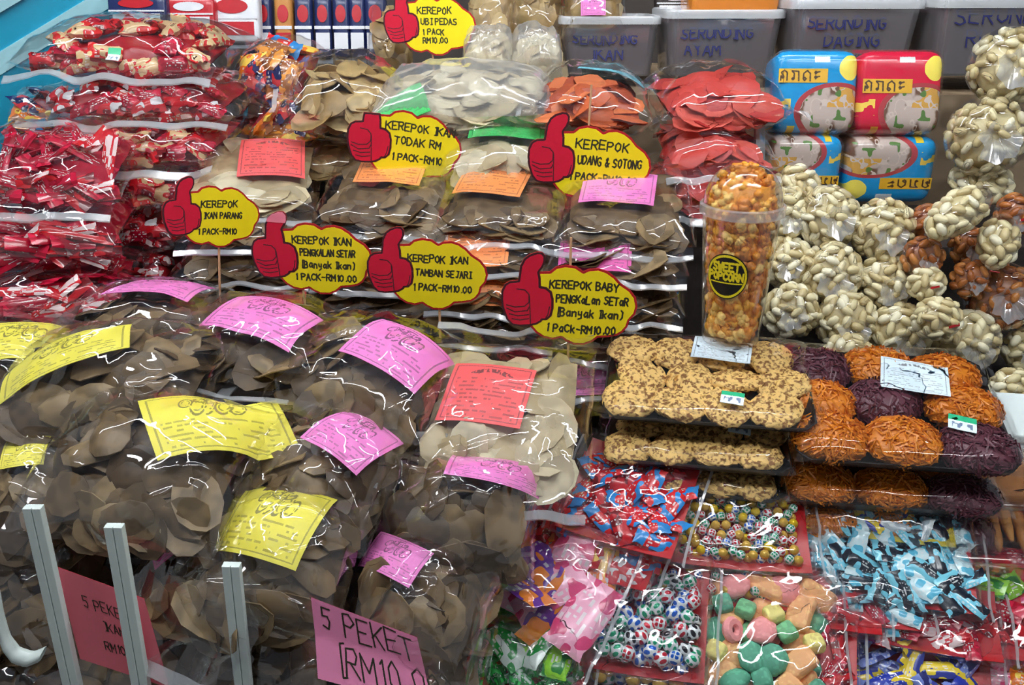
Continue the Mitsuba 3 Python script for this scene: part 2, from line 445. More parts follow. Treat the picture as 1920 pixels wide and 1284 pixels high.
def leaf(a, b, k1, k2, wav, seed):
    """A thin curled slice, about 60 triangles."""
    ang = np.arange(11) * 2 * np.pi / 11
    r = 1 + .07 * np.sin(ang * 2 + seed) + .04 * np.cos(ang * 3 + 2 * seed)
    edge = np.stack([a * r * np.cos(ang), b * r * np.sin(ang)], -1)
    p = np.concatenate([[[0, 0]], edge * .62, edge])
    z = k1 * p[:, 0] ** 2 / a + k2 * p[:, 1] ** 2 / b + wav * np.sin(p[:, 0] / a * 2.4 + seed) * b
    top = np.column_stack([p, z])
    v = np.vstack([top, top[12:] - [0, 0, .0016], [[0, 0, z[0] - .0016]]])
    i = np.arange(11)
    j = np.roll(i, -1)
    f = np.vstack([np.stack([0 * i, 1 + i, 1 + j], 1), np.stack([1 + i, 12 + i, 12 + j], 1), np.stack([1 + i, 12 + j, 1 + j], 1), np.stack([12 + i, 23 + i, 23 + j], 1), np.stack([12 + i, 23 + j, 12 + j], 1), np.stack([0 * i + 34, 23 + j, 23 + i], 1)])
    return v, f


LEAVES = {}
for kind, sizes in dict(brown=((.042, .029), (.036, .026), (.047, .031), (.031, .025)), pale=((.042, .028), (.034, .026), (.05, .03)), tan=((.034, .028), (.04, .03), (.03, .026)), stick=((.05, .005), (.042, .0065), (.055, .0045)),
                        orange=((.034, .026), (.04, .028)), rose=((.034, .026), (.04, .028))).items():
    tones = [k for k in scene if k.startswith(f'cracker_{kind}_')]
    LEAVES[kind] = [(mikit.ply(leaf(a, b, *np.random.default_rng(50 + i).uniform((-.55, -.7), (.05, .2)), .2, i * 1.7), tone, 60), a) for i, (a, b) in enumerate(sizes) for tone in tones]


def fill(key, bag, kind, n, name='cracker', spread=14, flat=0.1, depth=(.6, .84), under=0.15, avoid=None, front=0.3):
    """Lays n slices inside the bag's skin, most under its upper sheet, some in its front."""
    stock, r = LEAVES[kind], np.random.default_rng(bag.seed * 7 + 3)
    core = bag.skin(*np.meshgrid(np.linspace(-1, 1, 15) * .86, np.linspace(-1, 1, 15) * .86, indexing='ij'), 1, crease=0)
    low = bag.skin(*np.meshgrid(np.linspace(-1, 1, 15) * .86, np.linspace(-1, 1, 15) * .86, indexing='ij'), -1, crease=0)
    bump = (meshkit.noise(core * 50 + bag.seed, 3) - .5)[..., None] * [0, 0, .01]
    core, low = core * [.9, .9, .45] + bump, low * [.94, .94, .7]
    core[[0, -1]] = low[[0, -1]] = (core[[0, -1]] + low[[0, -1]]) / 2
    core[:, [0, -1]] = low[:, [0, -1]] = (core[:, [0, -1]] + low[:, [0, -1]]) / 2
    skin_of = {'brown': 'cracker_brown_1', 'pale': 'cracker_pale_1', 'tan': 'cracker_tan_1', 'orange': 'cracker_orange_1', 'rose': 'cracker_rose_0', 'stick': 'cracker_stick_0', 'band': 'candy_magenta'}.get(kind, 'candy_red')
    add(key, f'{name}_heap', join((core.reshape(-1, 3), gridfaces(15, 15)), (low.reshape(-1, 3), gridfaces(15, 15, True))), skin_of, bag.M, True, kind='stuff')
    cols = max(2, int(round(math.sqrt(n * bag.w / bag.d))))
    rows = -(-n // cols)
    spots = [((i + r.uniform(.05, .95)) / cols * 1.72 - .86, (j + r.uniform(.05, .95)) / rows * 1.72 - .86) for j in range(rows) for i in range(cols)]
    r.shuffle(spots)
    for s, t in spots[:n]:
        face = r.random() < front
        if face:
            t = -r.uniform(.74, .95)
        side = -1 if r.random() < (.4 if face else under) else 1
        s, t = np.float64(s), np.float64(t)
        P = [bag.skin(s + a, t + b, side, crease=0) for a, b in ((0, 0), (.04, 0), (-.04, 0), (0, .04), (0, -.04))]
        nrm = np.cross(P[1] - P[2], P[3] - P[4])
        nrm = nrm / np.linalg.norm(nrm)
        nrm = nrm if nrm[2] > 0 else -nrm
        nrm = nrm * (1 - flat) + np.array([0, 0, flat])
        q = r.uniform(.15, .95) if face else r.uniform(*depth)
        shape, reach = stock[r.integers(len(stock))]
        turn = r.normal(0, .35) if face else r.uniform(0, 6.28)
        ca, sa = abs(math.cos(turn)), abs(math.sin(turn))
        p = P[0] * [max(.3, .98 - .8 * reach * (.3 + .7 * ca) / (bag.w / 2)), max(.3, .98 - .8 * reach * (.3 + .7 * sa) / (bag.d / 2)) if not face else .90, q]
        sp = spread
        if avoid is not None and side > 0 and np.hypot((P[0][0] - avoid[0]) / avoid[2], (P[0][1] - avoid[1]) / avoid[3]) < 1:
            p[2] -= .014
            sp = spread * .35
        tip = np.deg2rad(r.normal(0, sp, 2))
        p[2] -= side * reach * .35 * min(.6, np.hypot(*tip))
        M = bag.M @ TR(p) @ along(nrm * [1, 1, side] + [math.tan(np.clip(tip[0], -1, 1)), math.tan(np.clip(tip[1], -1, 1)), 0], [math.cos(turn), math.sin(turn), .1])
        stamp(key, name, shape, M)


def sheet_on(key, bag, cx, cy, lw, lh, rot, mat, name='paper_label', gap=-0.0012, n=(13, 11), curl=0.0, label=None, thick=0.0006):
    """A printed sheet that follows the bag's upper skin."""
    u, v = np.meshgrid(np.linspace(0, 1, n[0]), np.linspace(0, 1, n[1]), indexing='ij')
    a = math.radians(rot)
    x = cx + (u - .5) * lw * math.cos(a) - (v - .5) * lh * math.sin(a)
    y = cy + (u - .5) * lw * math.sin(a) + (v - .5) * lh * math.cos(a)
    s, t = np.clip(x / (bag.w / 2), -.985, .985), np.clip(y / (bag.d / 2), -.985, .985)
    z = bag.skin(s, t, 1, crease=0)[..., 2] + gap
    over = np.maximum(0, np.hypot(x / (bag.w / 2) - s, y / (bag.d / 2) - t))
    z = z - over * .04 + curl * ((u - .5) ** 2 + (v - .5) ** 2) * 2
    z = z + .0035 * (meshkit.noise(np.stack([x * 30 + bag.seed, y * 30, 0 * x], -1), 7) - .5)
    P = np.stack([x, y, z], -1)
    m = n[0] * n[1]
    v3 = np.vstack([P.reshape(-1, 3), P.reshape(-1, 3) - [0, 0, thick]])
    F = gridfaces(*n)
    f = np.vstack([F, F[:, ::-1] + m])
    uv = np.tile(np.stack([u.ravel(), v.ravel()], -1), (2, 1))
    add(key, name, (v3, f), mat, bag.M, True, uv=uv, label=label)


def local_spot(bag, u, v, lift=0.42):
    """Where the ray through this place of the photograph meets the bag's upper plane, in the bag's own frame."""
    inv = np.linalg.inv(bag.M)
    o, p = xf(inv, EYE), xf(inv, at(u, v, 1.0))
    k = (bag.h * lift - o[2]) / (p - o)[2]
    return o + (p - o) * k


def cracker_bag(label, uvY, size, rot=(0, 15, 0), kind='brown', n=50, tags=(), flanges=(('back', .03, .2),), group=None, seed=None, film='film_clear', name='fish_cracker_bag', cat='bag of crackers', depth=(.6, .84), flat=.1, spread=15, front=.3, crease=.006, piece='cracker', res=50, plump=(2.6, .5)):
    u, v, Y = uvY
    s = px(v, Y)
    seed = seed or (len(scene) % 977) + 1
    bag = Pillow(size[0] * s, size[1], size[2], frame(at(u, v, Y), *rot), seed, p=plump[0], e=plump[1], crease=crease)
    key = thing(name, label, cat, group)
    spots = []
    for mat, lu, lv, lw, lh, lr in tags:
        q = local_spot(bag, lu, lv)
        if lr == 'front':
            q, lr = [q[0], -bag.d * .34], 0
        spots.append((q[0], q[1], lw, lh, lr, mat))
    avoid = (spots[0][0], spots[0][1], spots[0][2] * .80, spots[0][3] * .80) if spots else None
    fill(key, bag, kind, n, piece, avoid=avoid, depth=depth, flat=flat, spread=spread, front=front)
    for x, y, lw, lh, lr, mat in spots:
        sheet_on(key, bag, x, y, lw, lh, lr, mat)
    skin, seals = bag.film(res, flanges)
    add(key, 'film', skin, film, bag.M, 50)
    for sv, sf in seals:
        add(key, 'seal_strip', (sv, sf), 'film_seal', bag.M, 50)
    return key, bag


# ---------------------------------------------------------------- thumb-up price signs
HAND = [(440, 265), (452, 330), (455, 425), (520, 438), (570, 480), (590, 560), (590, 660), (572, 740), (530, 778), (480, 780), (470, 800), (420, 830), (350, 845), (250, 850), (170, 835), (120, 780), (90, 700), (72, 640), (63, 560), (68, 470), (100, 400),
        (150, 370), (240, 362), (252, 280), (262, 200), (300, 125), (350, 85), (430, 58), (475, 62), (502, 95), (502, 150), (480, 205), (450, 245)]
CLOUD = [(430, 262), (560, 258), (620, 208), (720, 188), (830, 205), (905, 258), (960, 232), (1060, 225), (1150, 255), (1230, 312), (1300, 390), (1400, 460), (1460, 540), (1482, 640), (1460, 730), (1405, 795), (1385, 870), (1340, 930), (1280, 968),
         (1180, 985), (1080, 990), (1020, 1040), (930, 1075), (820, 1070), (740, 1030), (690, 992), (600, 1015), (500, 990), (420, 935), (350, 850), (420, 600)]


def thumb_sign(label, uvY, width_px, lines, yaw=0, lean=0, spin=0, tape=False, stick=(0.0, .10, -.12), seed=0, thumb=True):
    """Cut-out price board: red rim, yellow cloud with marker writing, red fist with the thumb up; on a thin wooden stick."""
    u, v, Y = uvY
    w = width_px * px(v, Y)
    k = w / 1420.0
    tr = lambda pts: Polygon([((x - 770) * k, -(y - 560) * k) for x, y in pts]).buffer(0).buffer(4 * k).buffer(-4 * k)
    hand, cloud = tr(HAND), tr(CLOUD)
    if not thumb:
        hand = hand.difference(rect(-900 * k, 300 * k, 900 * k, 900 * k))
    M = TR(at(u, v, Y)) @ R('z', yaw) @ R('x', 90 + lean) @ R('z', spin)
    key = thing('price_sign', label, 'price sign', 'thumb-up price signs')
    add(key, 'board', plate(unary_union([cloud, hand.buffer(10 * k)]), 0, .0022), 'sign_rim', M)
    add(key, 'cloud_panel', plate(cloud.buffer(-24 * k).difference(hand.buffer(14 * k)), .0022, .0028), 'sign_yellow', M, label='yellow cloud panel')
    add(key, 'hand_outline', plate(hand.buffer(9 * k), .0022, .0032), 'sign_dark', M, label='dark outline of the hand')
    add(key, 'hand', plate(hand.buffer(-12 * k), .0032, .0040), 'sign_red', M, label='red thumb-up hand')
    for pts in ([(215, 440), (300, 452), (345, 500), (345, 590), (300, 632), (200, 640), (110, 615)], [(110, 650), (200, 695), (330, 680), (348, 640)], [(140, 715), (230, 738), (340, 725)], [(170, 770), (250, 785), (345, 770)], [(350, 520), (362, 830)],
                [(520, 770), (545, 720), (560, 640)]):
        add(key, 'finger_line', plate(LineString([((x - 770) * k, -(y - 560) * k) for x, y in pts]).buffer(5 * k), .0040, .0044), 'sign_dark', M)
    for i, (text, x, y, hgt, sq) in enumerate(lines):
        g, _ = writing(text, hgt * k, 8.5 * k, seed=seed * 10 + i, squeeze=sq)
        g = affinity.rotate(g, -3.5, origin=(0, 0))
        g = affinity.translate(g, (x - 770) * k, -(y - 560) * k)
        add(key, 'lettering', plate(g, .0028, .0032), 'marker_black', M)
    if tape:  # flat pale pink piece laid over the tip of the thumb
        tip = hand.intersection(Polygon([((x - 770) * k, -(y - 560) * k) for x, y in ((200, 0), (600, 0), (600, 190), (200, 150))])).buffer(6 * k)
        add(key, 'tape', plate(tip, .0040, .0048), 'thumb_pink', M, label='pale pink piece on the thumb tip')
    if stick:
        x, top, bottom = stick
        add(key, 'stick', lathe([(0, bottom), (.0018, bottom), (.0018, top), (0, top)], 8), 'wood_stick', M @ TR([x, 0, -.002]) @ R('x', -90), label='thin wooden stick')
    return key


# ---------------------------------------------------------------- peanut bundles
def ellipsoid(a, b, c, nu=8, nv=6):
    th, ph = np.linspace(0, np.pi, nv), np.arange(nu) * 2 * np.pi / nu
    v = [[0, 0, c]] + [[a * math.sin(t) * math.cos(f), b * math.sin(t) * math.sin(f), c * math.cos(t)] for t in th[1:-1] for f in ph] + [[0, 0, -c]]
    f, last = [], len(v) - 1
    for j in range(nu):
        k = (j + 1) % nu
        f.append([0, 1 + j, 1 + k])
        for i in range(nv - 3):
            o = 1 + i * nu
            f += [[o + j, o + nu + j, o + nu + k], [o + j, o + nu + k, o + k]]
        o = 1 + (nv - 3) * nu
        f.append([last, o + k, o + j])
    return np.array(v), np.array(f)


def peanut_mesh(a, l, waist):
    v, f = ellipsoid(a, a, l, 7, 7)
    return v * (1 - waist * np.exp(-(v[:, 2:] / (l * .35)) ** 2) * [1, 1, 0]), f


PEANUTS = {'pale': [mikit.ply(peanut_mesh(a, l, w), f'peanut_{i}', True) for i in range(4) for a, l, w in ((.0070, .0128, .12), (.0078, .0118, 0))],
           'brown': [mikit.ply(peanut_mesh(.0062, .0105, 0), f'peanut_brown_{i}', True) for i in range(3)]}


def peanut_bundle(label, u, v, r_px, Y, axis=(0, -1, .25), stretch=0.75, tone='pale', squash=1.0, tuft=True, n=None, group='peanut bundles', mark=None):
    """A round twist-wrapped pack of peanuts; axis points out of its gathered end."""
    s = px(v, Y)
    rad = r_px * s
    M = TR(at(u, v, Y)) @ along(axis, [1, 0, 0]) @ SC(1, squash, 1)
    key = thing('peanut_bundle', label, 'bag of peanuts', group)
    hz = rad * stretch
    seed = int(u * 3 + v)
    r = np.random.default_rng(seed)
    v0, f0 = ellipsoid(rad * .84, rad * .84, hz * .82, 16, 10)
    add(key, 'peanut_heap', (v0 * (1 + .08 * (meshkit.noise(v0 * 90 + seed, 1) - .5))[:, None], f0), 'peanut_1' if tone == 'pale' else 'peanut_brown_1', M, True, kind='stuff')
    area = 4 * np.pi * rad * (rad + 2 * hz) / 3
    n = n or int(min(58, area * .62 / (.019 * .0135)))
    for i in range(n):
        c = 1 - (i + .5) / n * 1.62
        a = i * 2.39996 + r.normal(0, .12)
        q = math.sqrt(max(0, 1 - c * c))
        d = np.array([q * math.cos(a), q * math.sin(a), c])
        p = d * [rad, rad, hz] * r.uniform(.90, .97)
        nrm = d / [rad, rad, hz]
        side = np.cross(nrm, r.normal(size=3))
        stamp(key, 'peanut', PEANUTS[tone][r.integers(len(PEANUTS[tone]))], M @ TR(p) @ along(side, nrm))
    vv, ff = ellipsoid(1, 1, 1, 40, 26)
    ang = np.arctan2(vv[:, 1], vv[:, 0])
    pole = np.clip((vv[:, 2] - .2) / .8, 0, 1)
    fold = 1 + .05 * (meshkit.noise(vv * 4 + seed, 2) - .5) + .03 * pole * np.sin(ang * 11 + seed)
    dip = -.22 * np.exp(-((1 - vv[:, 2]) / .12))
    vv = vv * fold[:, None] * [rad * 1.05, rad * 1.05, hz * 1.07] + np.outer(dip * hz, [0, 0, 1])
    add(key, 'film', (vv, ff), 'film_clear', M, True)
    if tuft:
        k, m = 26, 5
        a, q = np.meshgrid(np.arange(k + 1) * 2 * np.pi / k, np.linspace(0, 1, m), indexing='ij')
        rr = rad * (.10 + .40 * q ** 1.5) * (1 + .12 * np.sin(a * 7 + seed) * q + .3 * (meshkit.noise(np.stack([np.cos(a) * 2, np.sin(a) * 2, q * 2 + seed], -1), 3) - .5))
        z = hz * (.82 + .30 * q - .10 * q * np.sin(a * 5))
        drop = np.array([0, -.18 * rad, 0])
        P = np.stack([rr * np.cos(a), rr * np.sin(a), z], -1) + (q ** 2)[..., None] * drop
        add(key, 'twist', (P.reshape(-1, 3), gridfaces(k + 1, m)), 'film_twist', M, 50, label='gathered clear plastic end')
    if mark:
        bx = trimesh.creation.box([rad * .5, rad * .12, .001])
        add(key, 'tag', bx, mark, M @ TR([rad * .1, -rad * .1, hz * 1.16]) @ R('z', 12))
    return key


# ---------------------------------------------------------------- candy packs
def uv_ball(r, k, nu=10, nv=7):
    u, v = np.meshgrid(np.linspace(0, 1, nu + 1), np.linspace(0, 1, nv), indexing='ij')
    a, t = u * 2 * np.pi, v * np.pi
    P = np.stack([r * np.sin(t) * np.cos(a), r * np.sin(t) * np.sin(a), r * np.cos(t)], -1)
    uv = np.stack([k + .001 + u * .998, v], -1)
    return mikit.ply((P.reshape(-1, 3), gridfaces(nu + 1, nv, True)), 'foil_ball', True, uv=uv.reshape(-1, 2))


def packet(l, w, h, k, mat='wrapper', ends=.16, crimp=.18, n=9, m=7):
    """A flow-wrapped piece: plump middle, flat crimped ends."""
    u, v = np.meshgrid(np.linspace(0, 1, n), np.linspace(0, 1, m), indexing='ij')
    end = np.clip(np.minimum(u, 1 - u) / ends, 0, 1)
    flat = np.clip(end * 1.0, 0, 1)
    wide = np.where(end < 1, 1 - crimp * end * (1 - end) * 4, 1)
    x, y = (u - .5) * l, (v - .5) * w * wide
    z = h / 2 * np.sin(np.pi * np.clip(v, 0, 1)) ** .5 * flat ** .6
    ruf = .08 * h * np.where(end < .6, np.where(np.arange(m) % 2 == 0, 1, -1)[None, :], 0)
    top, bot = np.stack([x, y, z + ruf], -1), np.stack([x, y, -z + ruf - .0003], -1)
    uv = np.stack([k + .001 + u * .998, v], -1).reshape(-1, 2)
    vv, ff = join((top.reshape(-1, 3), gridfaces(n, m)), (bot.reshape(-1, 3), gridfaces(n, m, True)))
    return mikit.ply((vv, ff), mat, True, uv=np.vstack([uv, uv]))


def gummy(shape, mat):
    if shape == 'ring':
        v, f = lathe([(.007 + .0045 * math.cos(a), .0045 * math.sin(a)) for a in np.linspace(0, 2 * np.pi, 7)], 12)
    elif shape == 'cube':
        v, f = rounded_box(.017, .017, .013, .005, 2)
    elif shape == 'slab':
        v, f = rounded_box(.034, .022, .012, .0058, 2)
        v = v + np.stack([0 * v[:, 0], 0 * v[:, 0], -v[:, 0] ** 2 * 9], -1)
    else:
        v, f = ellipsoid(.013, .016, .008, 10, 7)
        v = v * (1 + .3 * np.exp(-(v[:, :1] / .005) ** 2) * np.sign(v[:, 1:2]) * [0, -1, 0] * (v[:, 1:2] > 0))
    return mikit.ply((v * 1.45, f), mat, 50)


BALLS = [uv_ball(.0098, k) for k in range(6)]
BEADS = [uv_ball(.0064, k) for k in (0, 1, 2, 5, 1, 4)]


def candy_pack(label, uvY, w_px, d, rot, pieces, n, h=.022, layers=2, size=None, name='candy_pack', card='red_card', piece='candy', tilt=16, group='flat candy packs', film='film_tight', seals=True, cover=.84):
    u, v, Y = uvY
    w = w_px * px(v, Y)
    M = frame(at(u, v, Y), *rot)
    key = thing(name, label, 'pack of candy', group)
    seed = int(u + v * 3)
    r = np.random.default_rng(seed)
    cv, cf = rounded_box(w, d, .0016, .0007, 2)
    if card:
        add(key, 'backing_card', (cv + np.stack([0 * cv[:, 0], 0 * cv[:, 0], .006 * ((cv[:, 0] / w * 2) ** 2 + (cv[:, 1] / d * 2) ** 2)], -1), cf), card, M @ TR([0, 0, -h / 2]), 50, label='red backing card' if card == 'red_card' else None)
    per = -(-n // layers)
    cols = max(1, int(round(math.sqrt(per * w / d))))
    rows = -(-per // cols)
    k = 0
    for L in range(layers):
        for j in range(rows):
            for i in range(cols):
                if k >= n:
                    break
                x = ((i + .5 + (.5 * ((j + L) % 2) - .25)) / cols - .5) * w * cover + r.normal(0, .12) * w / cols
                y = ((j + .5) / rows - .5) * d * cover + r.normal(0, .12) * d / rows
                x, y = np.clip(x, -w * .45, w * .45), np.clip(y, -d * .45, d * .45)
                bulge = (1 - (2 * x / w) ** 4) * (1 - (2 * y / d) ** 4)
                z = -h / 2 + .004 + (L + .35) / layers * (h - .006) * (.55 + .45 * bulge)
                stamp(key, piece, pieces[r.integers(len(pieces))], M @ TR([x, y, z]) @ R('z', r.uniform(0, 360)) @ R('x', r.normal(0, tilt)) @ R('y', r.normal(0, tilt)))
                k += 1
    bag = Pillow(w * 1.06, d * 1.10, h * 1.9, M, seed, p=4, e=.4, belly=.75, crease=.0032, wavy=.004)
    skin, seal = bag.film(24, (('left', .012, .2), ('right', .012, .2)) if seals else ())
    add(key, 'film', skin, film, M, 50)
    for s in seal:
        add(key, 'seal_strip', s, 'film_seal', M, 50)
    return key, M

# ================================================================ the stall
def board(name, x0, x1, y0, y1, z0, z1, mat, parent=None, struct=True):
    v, f = rounded_box(x1 - x0, y1 - y0, z1 - z0, min(.004, (z1 - z0) * .4), 1)
    k = add(parent, name, (v + [(x0 + x1) / 2, (y0 + y1) / 2, (z0 + z1) / 2], f), mat)
    if struct and not parent:
        structure(k)
    return k


mottled('shelf_wood', srgb(132, 112, 90), srgb(104, 86, 66), 30, .7)
mottled('wall_paint', srgb(70, 62, 58), srgb(58, 50, 48), 9, .8)
mottled('floor_concrete', srgb(120, 116, 110), srgb(96, 92, 88), 14, .8)
mottled('canopy_cloth', srgb(92, 98, 110), srgb(78, 84, 96), 3, .8)
board('floor', -2.6, 2.6, -1.6, 3.2, -.05, 0, 'floor_concrete')
board('wall_back', -2.6, 2.6, 2.62, 2.70, 0, 2.9, 'wall_paint')
board('ceiling', -2.6, 2.6, -1.6, 2.7, 2.85, 2.9, 'canopy_cloth')
for i, p in enumerate(TUBES):
    key = thing('tube_lamp', 'white LED tube lamp hanging from the ceiling, ' + ('left of the viewer', 'right of the viewer', 'above the left stacks', 'above the peanuts')[i], 'lamp', 'LED tube lamps')
    v, f = bar(np.array(p) - [.5, 0, 0], np.array(p) + [.5, 0, 0], .044)
    k = add(key, 'tube', (v, f), None)
    scene[k]['emitter'] = {'type': 'area', 'radiance': rgb(*TUBE)}
    add(key, 'housing', bar(np.array(p) + [-.52, 0, .022], np.array(p) + [.52, 0, .022], .04, .016), 'white_plastic')
    for x in (-.3, .3):
        add(key, 'hanger', bar(np.array(p) + [x, 0, .03], [p[0] + x, p[1], 2.85], .006), 'grey_plastic')

stand = thing('display_stand', 'dark stepped market stand that carries the bags, packs and trays', 'display stand')
for x0, x1, y0, y1, z in ((-1.15, 0, .66, .97, .72), (-1.15, 0, .97, 1.08, .85), (-1.15, 0, 1.08, 1.72, .965), (-1.15, -.62, 1.09, 1.62, 1.03), (-1.15, 0, 1.72, 1.86, 1.22), (-1.15, 0, 1.86, 2.55, 1.34),
                          (0, 1.3, .66, 1.0, .74), (0, 1.3, 1.0, 1.1, .845), (0, 1.3, 1.1, 1.2, .895), (0, 1.3, 1.2, 1.5, .935), (.32, 1.3, 1.3, 1.5, .97), (0, 1.3, 1.5, 1.68, .965), (.17, 1.3, 1.52, 1.84, 1.165), (0, 1.3, 1.84, 2.55, 1.385)):
    v, f = rounded_box(x1 - x0, y1 - y0, z, .006, 1)
    add(stand, 'step', (v + [(x0 + x1) / 2, (y0 + y1) / 2, z / 2], f), 'shelf_wood' if z > 1.38 else 'board_dark')

# ---------------------------------------------------------------- fish cracker bags in front, their paper labels inside the film
L_, S_ = .118, .098
B = cracker_bag
front = 'fish cracker bags lying in front'
B('brown fish cracker bag with pink label seen edge-on, just below the red left pile', (292, 598, 1.27), (300, .20, .11), (-4, -3, 0), n=42, tags=[('paper_pink', 300, 536, .135, .10, -4)], group=front, plump=(2.2, .6))
B('brown fish cracker bag under a wide pink label, below the pink-thumbed price sign', (492, 640, 1.20), (300, .20, .125), (-10, -1, 0), n=46, tags=[('paper_pink', 490, 588, .14, .09, -10)], group=front, plump=(2.2, .6))
B('brown fish cracker bag with large curled pink plant-drawing label below the middle price sign', (690, 705, 1.13), (320, .23, .13), (-16, 14, 4), n=50, tags=[('paper_pink', 744, 650, .115, .10, -12)], flanges=(('left', .07, .1),), group=front, plump=(2.2, .6))
B('brown fish cracker bag with a yellow label cut off by the left edge', (20, 672, 1.19), (270, .21, .11), (2, 8, 0), n=36, tags=[('paper_yellow', 40, 634, .13, .08, 14)], group=front, plump=(2.2, .6))
B('long brown fish cracker bag with a slanting yellow label, left side below the red bags', (215, 715, 1.09), (430, .21, .135), (-4, 14, -4), n=62, tags=[('paper_yellow', 118, 664, .17, .065, 22)], group=front, plump=(2.2, .6))
B('brown fish cracker bag with a big yellow label showing a plant drawing', (280, 880, .955), (410, .22, .155), (-10, 20, 2), n=60, tags=[('paper_yellow', 402, 764, .155, .105, 38)], group=front, plump=(2.2, .6))
B('brown fish cracker bag with a small pink label near the middle, beside the coral-labelled bag', (598, 892, .99), (315, .20, .14), (-18, 18, 2), n=54, tags=[('paper_pink', 658, 812, .085, .085, -16)], flanges=(('left', .05, .1),), group=front, plump=(2.2, .6))
B('pale cracker bag with a coral red printed label', (945, 775, 1.07), (330, .24, .075), (-6, 24, 0), kind='pale', n=44, tags=[('paper_coral', 912, 736, .112, .10, -8)], flanges=(('back', .045, .1), ('front', .04, .4)), group=front, plump=(2.2, .6))
B('upright brown fish cracker bag with its pink label folded over the top, beside the candy', (858, 972, .95), (300, .16, .14), (-8, 44, 3), n=40, tags=[('paper_pink', 930, 872, .12, .04, -4)], group=front, plump=(2.2, .6))
B('brown fish cracker bag with a folded yellow label hanging over its front', (535, 1046, .885), (270, .17, .12), (-12, 34, 4), n=40, tags=[('paper_yellow', 505, 968, .115, .10, -8)], group=front, plump=(2.2, .6))
B('brown fish cracker bag under a short pink label, behind the pink card reading 5 PEKET', (785, 1130, .88), (280, .17, .13), (-22, 34, 6), n=40, tags=[('paper_pink', 735, 1040, .085, .05, -12)], flanges=(('front', .06, .3),), group=front, plump=(2.2, .6))
B('brown fish cracker bag with a magenta label corner, between the two white uprights', (410, 1062, .90), (330, .17, .12), (-26, 26, 0), n=44, tags=[('magenta_shaded_pink', 330, 990, .08, .07, -40)], flanges=(('front', .06, .4),), group=front, plump=(2.2, .6))
B('brown fish cracker bag at the left edge under the yellow-labelled ones', (40, 930, .98), (300, .2, .12), (-8, 24, 0), n=40, tags=[('paper_yellow', 48, 850, .05, .05, 20)], group=front, plump=(2.2, .6))
B('brown fish cracker bag behind the leftmost white upright', (70, 1090, .93), (280, .18, .12), (-8, 28, 0), n=38, group=front, plump=(2.2, .6))
B('brown fish cracker bag low behind the pink card on the white uprights', (250, 1215, .90), (360, .18, .12), (-8, 30, 0), n=44, group=front, plump=(2.2, .6))
B('brown fish cracker bag low to the right of the third white upright', (520, 1190, .89), (280, .18, .12), (-12, 32, 0), n=42, group=front, plump=(2.2, .6))
B('brown fish cracker bag in the bottom left corner beside the white plastic hook', (30, 1260, .88), (280, .2, .10), (10, 30, 0), n=34, group=front, plump=(2.2, .6))
B('brown fish cracker bag at the very bottom right of the pink card', (800, 1262, .84), (240, .16, .09), (-10, 30, 0), n=30, group=front, plump=(2.2, .6))

# ---------------------------------------------------------------- the stacks of flat fish cracker bags behind the signs
stack = 'stacked flat fish cracker bags'


def stack_of(col, u, Ys, rows, w_px, tone, tags, yaw, words, d=.25, n=30):
    for i, (v, ku) in enumerate(rows):
        k = 'pale' if tone == 'pale' and i == 0 else ('stick' if tone != 'tan' else 'tan')
        B(words[i], (u + ku, v, Ys - (.0 if i == 0 else .022 + .012 * i)), (w_px, d, .062), (yaw, 8 if i else 17, 1.5), kind='brown' if k == 'stick' else k, n=n, tags=tags[i], flanges=(('front', .030, .35),), group=stack, depth=(.45, .9), flat=.65, spread=12, front=.55, crease=.0045, res=40, plump=(2.6, .5) if i == 0 else (2.1, .72))


stack_of(0, 478, 1.56, [(326, 0), (398, 10), (462, 0), (520, 20)], 250, 'pale', [[('paper_coral', 510, 292, .11, .14, 6)], [], [], [('paper_coral', 520, 540, .09, .078, 'front')]], 4,
         ['pale cracker bag with a coral red label, topmost of the leftmost stack behind the signs', 'brown cracker bag second in the leftmost stack, right of the narrow price sign', 'brown cracker bag third in the leftmost stack, level with the pink-thumbed sign', 'brown cracker bag lowest in the leftmost stack with a coral label'])
stack_of(1, 735, 1.53, [(352, 0), (412, 10), (470, 0), (530, 0), (592, 10)], 250, 'brown', [[('paper_orange', 738, 310, .112, .13, -4)], [], [('paper_orange', 690, 470, .09, .078, 'front')], [], [('paper_orange', 715, 585, .09, .078, 'front')]], -2,
         ['orange-labelled brown cracker bag, topmost of its stack, in front of the tilted price sign', 'brown cracker bag second in the second stack, above the middle price sign', 'brown cracker bag third in the second stack, behind the middle price sign', 'brown cracker bag fourth in the second stack, hidden mostly by the middle price sign', 'brown cracker bag lowest in the second stack, under the middle price sign'])
stack_of(2, 948, 1.49, [(368, 0), (436, -20), (505, -10), (562, -20), (622, -10)], 245, 'brown', [[('paper_orange', 930, 328, .115, .13, -10)], [('paper_orange', 895, 440, .105, .078, 'front')], [('paper_orange', 935, 512, .09, .078, 'front')], [], [('paper_orange', 905, 605, .105, .078, 'front')]], -5,
         ['orange-labelled brown cracker bag, topmost of its stack, left of the bright pink-labelled one', 'brown cracker bag second in the third stack, orange label above the middle sign right end', 'brown cracker bag third in the third stack, orange label left of the big red thumb', 'brown cracker bag fourth in the third stack, behind the red fist of the front sign', 'brown cracker bag lowest in the third stack, orange label under the red fist'])
